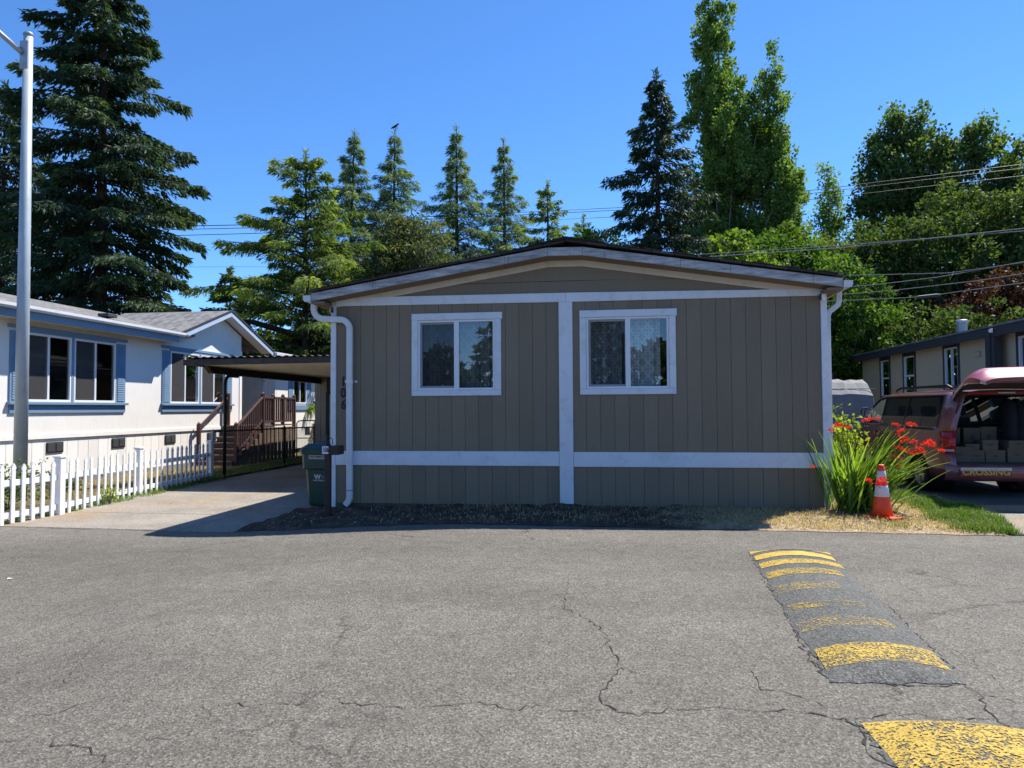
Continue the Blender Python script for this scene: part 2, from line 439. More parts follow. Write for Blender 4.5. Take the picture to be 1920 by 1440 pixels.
def _carpaint(name, col, rough, metal, coat, fade=None, var=.12):
    t = NT(name)
    c = t.ramp(t.noise(1.3, 5, .6), [(.3, tuple(v*(1-var) for v in col)), (.7, tuple(v*(1+var) for v in col))])
    if fade:
        f = t.ramp(t.noise(2.4, 6, .65), [(fade[0], 0.), (fade[1], 1.)]); c = t.mix((f, 0), c, fade[2])
    return t.done(t.bsdf(c, rough, metal, .5, **{'Coat Weight': coat, 'Coat Roughness': .08}))
mt['van'] = _carpaint('faded_maroon_paint', (.23, .048, .048), .3, .2, 1., (.35, .85, (.33, .17, .17)), .06)
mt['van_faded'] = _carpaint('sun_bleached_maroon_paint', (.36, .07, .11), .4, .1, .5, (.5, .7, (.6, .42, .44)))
mt['silver'] = _carpaint('silver_white_paint', (.6, .62, .66), .3, .3, 1.)
mt['trim_black'] = M('car_trim_black', (.012, .012, .013), .5)
mt['interior'] = M('grey_car_interior', (.045, .042, .042), .85, var=.2)
mt['seat'] = M('grey_seat_cloth', (.08, .075, .075), .95, var=.2)
mt['tail_red'] = M('red_tail_lens', (.42, .012, .02), .12, bump=0, spec=.6)
mt['tail_clear'] = M('clear_tail_lens', (.5, .42, .4), .2, bump=0)
mt['tyre'] = M('tyre_rubber', (.014, .014, .014), .85, var=.3, scale=14)
mt['rim'] = M('gold_tinted_alloy', (.52, .47, .33), .4, .4, var=.08)
mt['cardboard'] = M('cardboard', (.13, .1, .07), .85, var=.12, scale=4)
mt['tape'] = M('brown_ink_print', (.07, .05, .04), .8, bump=0)
mt['sticker_red'] = M('red_bumper_sticker', (.42, .03, .03), .4, bump=0)
mt['sticker_yellow'] = M('yellow_sticker_ink', (.72, .5, .08), .4, bump=0)
mt['sticker_glare'] = M('painted_sun_glare', (.62, .6, .6), .4, bump=0)  # sun glare on the bumper sticker, put in as a pale colour
def _stripe():
    t = NT('worn_yellow_road_paint')
    at = t.n('Attribute', attribute_name='wear')
    c = t.ramp(t.noise(9, 5, .6), [(.3, (.42, .28, .045)), (.7, (.54, .375, .07))])
    vor = t.n('TexVoronoi', {'Vector': t.pos(), 'Scale': 110.}); sp = t.n('SeparateColor', {'Color': (vor, 'Color')})
    n = t.math('ADD', t.math('MULTIPLY', t.noise(6, 4, .6), .62), t.math('MULTIPLY', sp, .42))
    n = t.math('ADD', n, t.math('MULTIPLY', t.noise(70, 3, .6), .4))
    mp = t.n('Mapping', {'Vector': t.pos(), 'Scale': (2.2, 30., 1.)})
    n = t.math('ADD', n, t.math('MULTIPLY', t.noise(1., 3, .5, vec=mp), .34))
    k = t.math('MULTIPLY', t.math('ADD', t.math('SUBTRACT', n, (at, 'Fac')), .06), 5., clamp=True)
    p = t.bsdf(c, .75, 0, .3, bump=t.noise(90, 3), bstr=.4, bdist=.004)
    return t.done(t.n('MixShader', {0: k, 1: t.n('BsdfTransparent'), 2: p}))
mt['stripe'] = _stripe()
mt['litter'] = M('white_paper_scrap', (.7, .7, .68), .8)
mt['stone'] = M('small_stone', (.3, .27, .23), .9, var=.3, scale=30)
mt['cable'] = M('power_cable', (.05, .05, .052), .5, bump=0)
mt['cable_light'] = M('pale_power_cable', (.2, .2, .2), .8, 0, bump=0)
mt['bark_fir'] = M('dark_conifer_bark', (.055, .04, .03), .95, var=.4, scale=9, bump=.6, bscale=30)
mt['bark_grey'] = M('grey_bark', (.19, .17, .145), .95, var=.3, scale=8, bump=.5, bscale=30)
mt['dead_twig'] = M('bare_twig', (.3, .25, .2), .9, var=.2, bump=0)
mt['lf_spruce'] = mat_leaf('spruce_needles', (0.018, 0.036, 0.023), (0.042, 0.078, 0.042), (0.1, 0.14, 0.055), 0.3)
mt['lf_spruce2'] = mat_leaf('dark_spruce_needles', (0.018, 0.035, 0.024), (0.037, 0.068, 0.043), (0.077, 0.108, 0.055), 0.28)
mt['lf_deodar'] = mat_leaf('deodar_needles', (0.057, 0.098, 0.057), (0.127, 0.184, 0.098), (0.241, 0.299, 0.127), 0.45)
mt['lf_gold'] = mat_leaf('golden_deodar_needles', (0.049, 0.086, 0.032), (0.135, 0.194, 0.049), (0.346, 0.389, 0.081), 0.48)
mt['lf_thuja'] = mat_leaf('thuja_scales', (.045, .065, .032), (.1, .125, .055), (.21, .2, .11), .4)
mt['lf_blue'] = mat_leaf('blue_cedar_needles', (.035, .06, .05), (.07, .11, .095), (.14, .19, .16), .2, .45)
mt['lf_poplar'] = mat_leaf('poplar_leaves', (0.060, 0.108, 0.026), (0.126, 0.204, 0.050), (0.264, 0.336, 0.108), 0.48)
mt['lf_cotton'] = mat_leaf('cottonwood_leaves', (0.040, 0.075, 0.028), (0.092, 0.144, 0.046), (0.207, 0.253, 0.092), 0.45)
mt['lf_wood'] = mat_leaf('dark_woodland_leaves', (0.029, 0.056, 0.020), (0.072, 0.112, 0.031), (0.168, 0.207, 0.056), .42)
mt['lf_maple'] = mat_leaf('bright_maple_leaves', (0.045, 0.085, 0.014), (0.1, 0.165, 0.024), (0.21, 0.28, 0.045), 0.48)
mt['lf_walnut'] = mat_leaf('walnut_leaves', (0.032, 0.075, 0.013), (0.075, 0.145, 0.022), (0.16, 0.24, 0.045), 0.48)
mt['lf_plum'] = mat_leaf('purple_plum_leaves', (.035, .014, .014), (.085, .033, .026), (.18, .085, .055), .28)
mt['lf_arb'] = mat_leaf('arborvitae_leaves', (.03, .06, .012), (.07, .12, .02), (.15, .21, .035), .3, .5)
mt['lf_sword'] = mat_leaf('sword_leaf', (.07, .15, .025), (.13, .24, .035), (.25, .33, .07), .45, .35, .4)
mt['lf_red'] = mat_leaf('red_blossom', (.6, .015, .01), (.75, .03, .02), (.85, .08, .03), .35, .5)
mt['lf_grass'] = mat_leaf('green_grass', (.05, .1, .015), (.1, .18, .025), (.2, .28, .05), .4, .5)
mt['lf_dry'] = mat_leaf('dry_grass', (.24, .165, .085), (.42, .31, .175), (.6, .48, .29), .35, .6)
mt['lf_varieg'] = mat_leaf('yellow_green_leaf', (.1, .16, .02), (.25, .32, .04), (.5, .5, .15), .45, .4)
# ------------------------------------------------------------------ the setting: ground, road, drives
RNG = random.Random(7)
def grid_sheet(name, xs, ys_of, zf, mat, ny, parent=None):
    """sheet over columns xs; ys_of(x) gives near and far edge"""
    V = []; F = []
    for x in xs:
        a, b = ys_of(x)
        for k in range(ny+1):
            y = a+(b-a)*k/ny; V.append((x, y, zf(x, y)))
    for i in range(len(xs)-1):
        for k in range(ny):
            p = i*(ny+1)+k; F.append((p, p+ny+1, p+ny+2, p+1))
    mb = MB(); mb.v = V; mb.f = F
    o = obj(name, mb, mat, parent, smooth=True); return o

xs = [-900, -200, -60, -30, -15] + [-9+.5*i for i in range(23)] + [4, 8, 15, 30, 60, 200, 900]
tag(grid_sheet('ground', xs, lambda x: (-300, 1500), lambda x, y: gz(x)-.045, mt['ground'], 6), kind='structure')
xs = [-80, -40, -20, -14, -11] + [-9.5+.25*i for i in range(56)] + [5, 7, 10, 14, 20, 40, 80]
road = grid_sheet('road', xs, lambda x: (-5.5, road_edge(x) + .018*math.sin(x*5.1) + .014*math.sin(x*13.7+1)), lambda x, y: gz(x), mt['asphalt'], 40)
tag(road, kind='structure')

# cracks in the road, each a flat jagged ribbon with dirt and crack shade in its colour
def crack(pts, w0, w1, seed):
    r = random.Random(seed); P = []
    for a, b in zip(pts[:-1], pts[1:]):
        n = max(2, int(math.hypot(b[0]-a[0], b[1]-a[1])/.035))
        for k in range(n):
            t = k/n; j = .012
            P.append((a[0]+(b[0]-a[0])*t+r.gauss(0, j), a[1]+(b[1]-a[1])*t+r.gauss(0, j)))
    P.append(pts[-1]); mb = MB(); n = len(P)
    for i in range(n):
        x, y = P[i]; q = P[min(i+1, n-1)]; p = P[max(i-1, 0)]
        dx, dy = q[0]-p[0], q[1]-p[1]; l = math.hypot(dx, dy) or 1
        w = (w0+(w1-w0)*i/n)*r.choice((.12, .3, .6, .95, .4))*(.3 if i in (0, n-1) else 1)/2
        for s in (-1, 1): mb.v.append((x - dy/l*w*s, y + dx/l*w*s, gz(x)+.0035))
    mb.f = [(2*i, 2*i+1, 2*i+3, 2*i+2) for i in range(n-1)]
    return obj('crack', mb, mt['crack'], road)
crack([(-0.353, 6.322), (-0.372, 5.861), (-0.355, 5.394), (-0.257, 5.265), (-0.136, 5.083), (-0.041, 4.797), (-0.023, 4.585), (0.025, 4.35), (0.033, 4.218)], 0.008, 0.013, 0)
crack([(0.032, 4.201), (0.157, 4.132)], 0.007, 0.005, 1)
crack([(0.032, 4.201), (0.007, 4.01), (-0.036, 3.892), (-0.064, 3.817), (-0.035, 3.684), (0.031, 3.597)], 0.012, 0.012, 2)
crack([(0.507, 3.702), (0.57, 3.704), (0.661, 3.687), (0.78, 3.702), (0.865, 3.731), (0.971, 3.697), (1.042, 3.678), (1.131, 3.653), (1.14, 3.566), (1.128, 3.464), (1.114, 3.324), (1.113, 3.21)], 0.01, 0.02, 3)
crack([(0.507, 3.702), (0.267, 3.645), (0.134, 3.579), (0.005, 3.612), (-0.101, 3.612)], 0.01, 0.006, 4)
crack([(0.788, 4.274), (0.778, 4.105), (0.797, 3.97), (0.878, 3.958), (0.963, 3.905), (1.034, 3.811), (1.037, 3.715)], 0.012, 0.008, 5)
crack([(1.131, 3.653), (1.266, 3.679), (1.391, 3.737), (1.475, 3.741), (1.576, 3.717), (1.684, 3.731), (1.803, 3.737)], 0.008, 0.01, 6)
crack([(1.894, 4.231), (1.875, 4.093), (1.893, 3.999), (1.847, 3.873), (1.819, 3.748), (1.82, 3.686), (1.857, 3.572)], 0.012, 0.01, 7)
crack([(1.899, 4.01), (1.976, 4.009), (2.03, 3.965), (2.052, 3.938)], 0.008, 0.009, 8)
crack([(2.069, 4.769), (2.087, 4.683), (2.108, 4.573), (2.081, 4.387), (2.094, 4.244), (2.032, 4.058)], 0.006, 0.007, 9)
crack([(1.386, 7.029), (1.322, 6.503), (1.295, 6.004), (1.262, 5.491), (1.234, 5.097), (1.182, 4.692), (1.166, 4.352), (1.198, 4.157), (1.345, 4.14), (1.545, 4.119), (1.665, 4.111), (1.779, 4.147), (1.894, 4.231)], 0.012, 0.022, 10)
crack([(2.09, 6.621), (2.052, 6.042), (2.054, 5.714), (2.038, 5.459), (1.986, 5.081), (1.974, 4.788), (1.929, 4.471), (1.894, 4.231)], 0.008, 0.012, 11)
crack([(-2.025, 3.397), (-1.94, 3.451), (-1.812, 3.45), (-1.698, 3.473), (-1.584, 3.475), (-1.567, 3.625), (-1.45, 3.576), (-1.347, 3.528), (-1.209, 3.545), (-1.026, 3.496)], 0.008, 0.009, 12)
crack([(-2.566, 3.003), (-2.477, 2.967), (-2.408, 2.979), (-2.323, 2.945), (-2.248, 2.886), (-2.148, 2.841)], 0.012, 0.008, 13)
crack([(-2.218, 3.035), (-2.138, 3.059), (-2.033, 3.047), (-1.94, 3.035), (-1.839, 3.025)], 0.008, 0.012, 14)
crack([(-2.832, 3.009), (-2.702, 3.01)], 0.01, 0.008, 15)
crack([(-2.973, 3.273), (-2.796, 3.294), (-2.789, 3.364), (-2.735, 3.462), (-2.674, 3.5)], 0.005, 0.007, 16)
crack([(-5.239, 5.539), (-4.859, 5.531), (-4.28, 5.491), (-4.118, 5.561), (-4.12, 5.814), (-4.003, 6.001), (-3.665, 5.914)], 0.004, 0.006, 17)
crack([(-3.032, 3.598), (-3.327, 4.138), (-3.485, 4.533), (-3.432, 4.7)], 0.004, 0.004, 18)
crack([(-1.026, 3.496), (-0.848, 3.551), (-0.669, 3.619), (-0.497, 3.562), (-0.369, 3.63), (-0.231, 3.564), (-0.101, 3.612)], 0.006, 0.008, 19)
crack([(2.787, 6.281), (3.087, 6.342), (3.361, 6.4)], 0.004, 0.005, 20)
crack([(2.392, 6.567), (2.438, 6.347), (2.426, 6.036)], 0.004, 0.005, 21)
# speed bumps with worn yellow bars
def bump_h(u): return .062*(1-abs(2*u-1)**2.2)
def speed_bump(label, quad, bars, name='speed_bump'):
    """quad: near-left, near-right, far-right, far-left on the road"""
    nl, nr, fr, fl = [Vector(p) for p in quad]; r = random.Random(3)
    def P(u, t, lift=0):
        a = nl.lerp(fl, t); b = nr.lerp(fr, t); p = a.lerp(b, u)
        e = min(1, t/.05, (1-t)/.05); e = max(0, e)**.5
        return (p.x, p.y, gz(p.x)+.004+bump_h(u)*e+lift)
    root = thing(name, label, 'speed bump', (nl.x, nl.y, 0), group='speed bumps across the lane')
    nu, nt = 14, 60; mb = MB(); jit = [[r.gauss(0, .012) for _ in range(nt+1)] for _ in range(2)]
    for i in range(nt+1):
        for k in range(nu+1):
            x, y, z = P(k/nu, i/nt)
            if k == 0: x += jit[0][i]
            if k == nu: x += jit[1][i]
            if i in (0, nt): y += r.gauss(0, .012)
            mb.v.append((x, y, z))
    mb.f = [(i*(nu+1)+k, i*(nu+1)+k+1, (i+1)*(nu+1)+k+1, (i+1)*(nu+1)+k) for i in range(nt) for k in range(nu)]
    obj('asphalt_hump', mb, mt['patch'], root, smooth=True)
    for t0, t1, wear, u0, u1 in bars:
        mb = MB(); n = 16; m = max(3, int((t1-t0)/.02))
        for i in range(m+1):
            for k in range(n+1):
                mb.v.append(P(u0+(u1-u0)*k/n, t0+(t1-t0)*i/m + (r.gauss(0, .002) if i in (0, m) else 0), .004))
        mb.f = [(i*(n+1)+k, i*(n+1)+k+1, (i+1)*(n+1)+k+1, (i+1)*(n+1)+k) for i in range(m) for k in range(n)]
        o = obj('painted_bar', mb, mt['stripe'], root)
        a = o.data.attributes.new('wear', 'FLOAT', 'POINT'); a.data.foreach_set('value', [wear]*len(mb.v))
speed_bump('long asphalt speed bump with eight worn yellow bars beyond the crack', [(1.17, 4.12), (1.90, 4.18), (2.22, 7.72), (1.42, 7.68)],
  [(.045, .135, .86, .03, .97), (.235, .29, 1.0, .02, .85), (.365, .41, 1.03, .03, .75), (.51, .575, 1.0, .02, .66), (.655, .715, .88, .02, .85), (.77, .825, .74, .02, .97), (.868, .925, .62, .02, .97), (.962, .992, .6, .0, 1.)])
speed_bump('near speed bump at the corner with one broad yellow painted end', [(1.2, 1.6), (2.1, 1.6), (1.98, 3.6), (1.15, 3.62)],
  [(.66, .985, .8, .01, .99), (.3, .52, .8, .01, .99)])

# left driveway of concrete slabs
drive = bpy.data.objects.new('driveway', None); COL.objects.link(drive); tag(drive, kind='structure')
def slab(poly, z, th=.1, name='concrete_slab'):
    mb = MB(); n = len(poly)
    mb.v = [(x, y, z(x, y)) for x, y in poly] + [(x, y, z(x, y)-th) for x, y in poly]
    mb.f = [tuple(range(n)), tuple(range(2*n-1, n-1, -1))] + [(i, n+i, n+(i+1) % n, (i+1) % n) for i in range(n)]
    return obj(name, mb, mt['concrete'], drive, bevel=.012)
dz = lambda x, y: -.188 + .0
slab([(-9.75, 9.43), (-6.05, 9.32), (-6.0, 10.79), (-9.5, 10.84)], dz)
slab([(-6.04, 9.32), (-5.15, 9.29), (-5.2, 10.78), (-5.99, 10.79)], dz)
slab([(-9.5, 10.855), (-4.95, 10.80), (-4.95, 14.4), (-9.62, 14.4)], dz)
slab([(-9.62, 14.415), (-4.95, 14.415), (-4.95, 18.4), (-9.75, 18.4)], dz)
slab([(-9.75, 18.415), (-4.95, 18.415), (-4.95, 22.6), (-9.9, 22.6)], dz)
# right driveway: pale concrete apron, then dark asphalt
rd = bpy.data.objects.new('neighbour_driveway', None); COL.objects.link(rd); tag(rd, kind='structure')
mb = MB(); P = [(4.66, 9.02), (9.5, 8.86), (9.5, 10.8), (5.1, 10.66)]
mb.v = [(x, y, .022) for x, y in P]+[(x, y, -.08) for x, y in P]; mb.f = [(0, 1, 2, 3), (7, 6, 5, 4), (0, 4, 5, 1), (1, 5, 6, 2), (2, 6, 7, 3), (3, 7, 4, 0)]
obj('concrete_slab', mb, mt['concrete'], rd, bevel=.012)
mb = MB(); P = [(5.1, 10.68), (10.4, 10.8), (10.4, 26), (4.7, 26), (4.75, 12.6)]
mb.v = [(x, y, .012) for x, y in P]+[(x, y, -.08) for x, y in P]; n = 5
mb.f = [tuple(range(n)), tuple(range(2*n-1, n-1, -1))]+[(i, n+i, n+(i+1) % n, (i+1) % n) for i in range(n)]
obj('asphalt_pad', mb, mt['drive_asphalt'], rd)

# verge between road and house: bare lumpy soil on the left, straw on the right
def lump(x, y): return .018*math.sin(x*3.1+y*5)+.014*math.sin(x*7.7-y*6.3)+.01*math.sin(x*17+y*13)
def vz(x, y):
    t = (y-road_edge(x))/1.9
    e = smooth01(0, .12, t)
    base = gz(x)+.006+e*(.02+lump(x, y))
    if x < -3.4: base += e*.04*smooth01(-5.2, -4.6, x)
    return base
xs = [-5.15+.1*i for i in range(98)]
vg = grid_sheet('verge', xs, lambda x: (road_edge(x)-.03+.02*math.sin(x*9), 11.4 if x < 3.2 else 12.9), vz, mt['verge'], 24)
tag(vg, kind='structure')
lawn = grid_sheet('side_strip', [-12.3, -11.3, -10.4, -9.9, -9.5], lambda x: (8.6, 29), lambda x, y: -.16+.03*math.sin(y*3+x*2), mt['lawn_soil'], 60)
tag(lawn, kind='structure')

def blades(name, pts, h, wd, mat, label, cat, seed, lean=.5, kind='stuff'):
    """grass: one curved blade of two faces per point"""
    r = np.random.default_rng(seed); P = np.array(pts, float); n = len(P)
    az = r.uniform(0, 2*np.pi, n); L = r.uniform(*h, n); ln = r.uniform(.1, lean*2, n); W = r.uniform(.6, 1.3, n)*wd
    d = np.c_[np.cos(az), np.sin(az), np.zeros(n)]; sd = np.c_[-np.sin(az), np.cos(az), np.zeros(n)]
    up = np.array([0, 0, 1.])
    m = P + d*(L*ln*.3)[:, None] + up*(L*.55)[:, None]
    t = P + d*(L*ln)[:, None] + up*(L*(1-.25*ln))[:, None]
    V = np.stack([P-sd*W[:, None], P+sd*W[:, None], m+sd*W[:, None]*.7, m-sd*W[:, None]*.7, t], 1).reshape(-1, 3)
    b = np.arange(n)*5
    F = np.r_[np.c_[b, b+1, b+2], np.c_[b, b+2, b+3], np.c_[b+3, b+2, b+4]]
    tint = np.repeat(np.clip(r.normal(.5, .25, n), 0, 1), 5)
    o = bpy.data.objects.new(name, np_mesh(name, V, F, mat, tint)); COL.objects.link(o)
    return tag(o, label, cat, kind=kind)
def scatter(n, x0, x1, y0, y1, ok, zf, seed):
    r = random.Random(seed); out = []
    while len(out) < n:
        x, y = r.uniform(x0, x1), r.uniform(y0, y1)
        if ok(x, y, r): out.append((x, y, zf(x, y)))
    return out
def patchy(x, y, s=1.): return .5+.5*math.sin(x*2.3*s+1.7*math.sin(y*2.9*s))*math.sin(y*3.1*s+1.3*math.sin(x*1.9*s))
inv = lambda x, y, r: y > road_edge(x)+.06+.08*r.random() and not (x > 4.85 + .25*(y-10)) and not (x < 3.2 and y > 10.86)
blades('dry_grass', scatter(13000, -3.6, 5.2, 8.9, 12.6, lambda x, y, r: inv(x, y, r) and r.random() < (.05+.25*patchy(x, y)*smooth01(-3.2, -1.5, x)+.7*smooth01(.6, 2.4, x)), vz, 1),
       (.02, .085), .0035, mt['lf_dry'], 'flattened straw-coloured dry grass along the verge', 'grass', 11, 1.1)
blades('green_grass', scatter(15000, 3.3, 5.3, 8.95, 13, lambda x, y, r: y > road_edge(x)+.04*r.random() and x < 4.72+.26*(y-9)*(y < 10.7)+.43*(y > 10.7)-.1*max(0, y-10.7) and
       r.random() < smooth01(.35, .75, .45*patchy(x, y, 1.2)+.75*smooth01(3.75, 4.5, x-.12*(y-9))+.25*smooth01(11, 12.4, y)), vz, 2),
       (.04, .12), .004, mt['lf_grass'], 'short green grass at the corner of the pale driveway slab', 'grass', 12, .6)
blades('fence_weeds', scatter(2300, -9.75, -8.95, 9.5, 16.3, lambda x, y, r: abs(x+9.05+.085*(y-9.6)*1.0-.12) < .1+.16*patchy(x*3, y) and r.random() < .15+.85*patchy(x, y, 1.7)**2, lambda x, y: -.19, 3),
       (.03, .13), .005, mt['lf_grass'], 'weeds and grass tufts along the foot of the white picket fence', 'weeds', 13, .8)
blades('strip_grass', scatter(16000, -12.0, -9.45, 12, 24, lambda x, y, r: r.random() < (.25+.75*patchy(x, y, .8))*(1 if y > 16 else .3), lambda x, y: -.15, 4),
       (.03, .1), .006, mt['lf_dry'], 'dry lawn strip beside the white house', 'grass', 14, .8)
blades('strip_green', scatter(9000, -10.3, -9.5, 15.5, 24, lambda x, y, r: r.random() < .2+.8*patchy(x, y, 1.3), lambda x, y: -.15, 5),
       (.04, .12), .006, mt['lf_grass'], 'green grass edge beside the carport driveway', 'grass', 15, .8)
r_ = random.Random(5); mb = MB()
for i in range(260):
    x = r_.uniform(-5.0, 4.6); y = road_edge(x)+r_.uniform(.05, 1.7)
    if x > 3: continue
    s = r_.uniform(.006, .022); z = vz(x, y); a = r_.uniform(0, 3)
    c, q = math.cos(a)*s, math.sin(a)*s
    mb.add([(x-c, y-q, z), (x+q, y-c, z), (x+c, y+q, z), (x-q, y+c, z), (x, y, z+s*.8)], [(0, 1, 4), (1, 2, 4), (2, 3, 4), (3, 0, 4)])
tag(obj('verge_gravel', mb, mt['stone']), 'small stones scattered on the bare soil verge', 'gravel', kind='stuff')
for x, y, s in ((-6.05, 6.47, .05),):
    tag(obj('paper_scrap', MB().add([(x, y, gz(x)+.006), (x+s, y+.01, gz(x)+.012), (x+s*.9, y+.03, gz(x)+.008), (x-.01, y+.028, gz(x)+.015)], [(0, 1, 2, 3)]), mt['litter']), 'small white paper scrap on the asphalt at left', 'litter')

# ------------------------------------------------------------------ taupe mobile home
YW = 10.90
home = thing('mobile_home', 'taupe mobile home with white trim bands and low gable, number 106', 'house', (-.65, YW, 0))
XL, XR = -4.43, 3.13
def sub_rect(r, holes):
    out = [r]
    for hx0, hx1, hz0, hz1 in holes:
        nx = []
        for x0, x1, z0, z1 in out:
            if hx1 <= x0 or hx0 >= x1 or hz1 <= z0 or hz0 >= z1: nx.append((x0, x1, z0, z1)); continue
            if hz0 > z0: nx.append((x0, x1, z0, hz0))
            if hz1 < z1: nx.append((x0, x1, hz1, z1))
            a, b = max(z0, hz0), min(z1, hz1)
            if hx0 > x0: nx.append((x0, hx0, a, b))
            if hx1 < x1: nx.append((hx1, x1, a, b))
        out = nx
    return out
holes = [(-2.98, -1.77, 1.81, 2.89), (-.33, .89, 1.81, 2.88)]
for xa, xb, n in ((-4.36, -.745, 17), (-.565, 3.1, 17)):
    for i in range(n):
        a = xa+(xb-xa)*i/n+.0015; b = xa+(xb-xa)*(i+1)/n-.0015
        for z0, z1 in ((.015, .63), (.83, 3.2)):
            dy = RNG.uniform(-.0015, .0015); polys = [[(a, z0), (b, z0), (b, z1), (a, z1)]]
            for hx0, hx1, h0, h1 in holes:
                if h1 <= z0 or h0 >= z1 or hx1 <= a or hx0 >= b: continue
                if hx0 <= a and hx1 >= b: polys = [[(a, z0), (b, z0), (b, h0), (a, h0)], [(a, h1), (b, h1), (b, z1), (a, z1)]]
                elif hx0 > a: polys = [[(a, z0), (b, z0), (b, h0), (hx0, h0), (hx0, h1), (b, h1), (b, z1), (a, z1)]]
                else: polys = [[(a, z0), (b, z0), (b, z1), (a, z1), (a, h1), (hx1, h1), (hx1, h0), (a, h0)]]
            for p in polys: obj('siding_plank', MB().prism(p, 'y', YW+dy, YW+.018), mt['siding'], home, bevel=.003)
mb = MB()   # wall behind, with real openings
for q in sub_rect((XL+.02, XR-.02, -.1, 3.25), holes): mb.box(q[0], q[1], YW+.019, YW+.12, q[2], q[3])
mb.box(XL+.02, XL+.14, YW+.121, 25, -.2, 3.22); mb.box(XR-.14, XR-.02, YW+.121, 25, -.2, 3.22); mb.box(XL+.141, XR-.141, 24.88, 25, -.2, 3.22)
obj('wall', mb, mt['groove'], home)
def T(x):
    P = [(-4.62, 3.202), (-.91, 3.79), (-.38, 3.785), (3.3, 3.205)]
    for (a, za), (b, zb) in zip(P[:-1], P[1:]):
        if x <= b or b == 3.3: return za+(zb-za)*(x-a)/(b-a)
def strip(x0, x1, lo, hi, y0, y1, extra=()):
    xs = sorted({x0, x1, *[q for q in (-.91, -.38)+tuple(extra) if x0 < q < x1]})
    poly = [(x, lo(x)) for x in xs] + [(x, hi(x)) for x in reversed(xs)]
    return MB().prism(poly, 'y', y0, y1)
# gable panels: two courses with a recessed joint
obj('gable_panel', strip(-3.9, 2.7, lambda x: 3.26, lambda x: min(T(x)-.02, 3.465), YW+.002, YW+.03, (-2.9, -2.2, 1.0, 1.65)), mt['siding'], home)
obj('gable_panel', strip(-2.75, 1.6, lambda x: min(3.472, T(x)-.021), lambda x: T(x)-.02, YW+.002, YW+.03), mt['siding'], home)
obj('gable_backing', strip(-4.3, 3.0, lambda x: 3.2, lambda x: T(x)-.0, YW+.031, YW+.06), mt['groove'], home)
for a, b in ((-4.43, -.645), (-.642, 3.13)):
    obj('rake_trim', strip(a, b, lambda x: max(T(x)-.1, 3.13), lambda x: T(x)-.002, YW-.02, YW+.001), mt['cream_trim'], home, bevel=.003)
obj('horizontal_trim', MB().hexa([(-4.34, YW-.024, 3.165), (-.655, YW-.024, 3.14), (-.655, YW-.002, 3.14), (-4.34, YW-.002, 3.165), (-4.34, YW-.024, 3.30), (-.655, YW-.024, 3.282), (-.655, YW-.002, 3.282), (-4.34, YW-.002, 3.30)]), mt['trim'], home, bevel=.003)
obj('horizontal_trim', MB().hexa([(-.652, YW-.024, 3.14), (3.085, YW-.024, 3.14), (3.085, YW-.002, 3.14), (-.652, YW-.002, 3.14), (-.652, YW-.024, 3.283), (3.085, YW-.024, 3.24), (3.085, YW-.002, 3.24), (-.652, YW-.002, 3.283)]), mt['trim'], home, bevel=.003)
obj('centre_trim', bx(-.76, -.55, YW-.03, YW-.003, .005, 3.138), mt['trim'], home, bevel=.004)
obj('corner_trim', bx(-4.43, -4.342, YW-.022, YW+.08, -.05, 3.163), mt['trim'], home, bevel=.004)
obj('corner_trim', bx(3.087, 3.175, YW-.022, YW+.08, .0, 3.235), mt['trim'], home, bevel=.004)
obj('band_trim', bx(-4.34, -.762, YW-.022, YW-.002, .618, .842), mt['trim'], home, bevel=.004)
obj('band_trim', bx(-.548, 3.085, YW-.022, YW-.002, .61, .835), mt['trim'], home, bevel=.004)
mb = MB()
for a, b in ((-4.33, -2.4), (-2.39, .55), (.56, 3.08)): mb.box(a, b, YW-.012, YW+.017, -.11, .012)
obj('skirt_board', mb, M('dark_skirt_board', (.085, .065, .05), .85, var=.3, scale=6), home, bevel=.003)
# eaves
mb = strip(-4.6, 3.28, lambda x: T(x)-.006, lambda x: T(x)+.004, 10.57, YW+.2)
obj('soffit', mb, mt['soffit'], home)
for a, b in ((-4.62, -3.62), (-3.617, -1.55), (-1.547, -.9), (-.897, -.38), (-.377, 1.05), (1.053, 2.9), (2.903, 3.3)):
    obj('fascia_board', strip(a, b, lambda x: T(x), lambda x: T(x)+.125, 10.545, 10.568), mt['fascia'], home, bevel=.004)
def roofz(x): return (3.345+.1595*(x+4.66)) if x < -.63 else (3.345+.1655*(3.34-x)) 
for sgn in (0, 1):
    a, b = ((-4.66, -.632), (-.628, 3.34))[sgn]
    mb = MB().hexa([(a, 10.51, roofz(a)), (b, 10.51, roofz(b)), (b, 25.3, roofz(b)), (a, 25.3, roofz(a)), (a, 10.51, roofz(a)+.022), (b, 10.51, roofz(b)+.022), (b, 25.3, roofz(b)+.022), (a, 25.3, roofz(a)+.022)])
    obj('roof', mb, mt['roof_dark'], home)
mb = MB()
for i in range(90):                                             # curling shingle ends and debris along the rake
    x = RNG.uniform(-4.5, 3.3); l = RNG.uniform(.05, .22); h = RNG.uniform(.004, .016)*(1.4 if x > .2 else .6)
    mb.hexa([(x, 10.495, roofz(x)+.023), (x+l, 10.495, roofz(x+l)+.023), (x+l, 10.8, roofz(x+l)+.023), (x, 10.8, roofz(x)+.023),
             (x, 10.49, roofz(x)+.023+h), (x+l, 10.49, roofz(x+l)+.023+h*RNG.uniform(.3, 1.2)), (x+l, 10.8, roofz(x+l)+.024), (x, 10.8, roofz(x)+.024)])
tag(obj('shingle_edge', mb, mt['roof_dark'], home), kind='stuff')
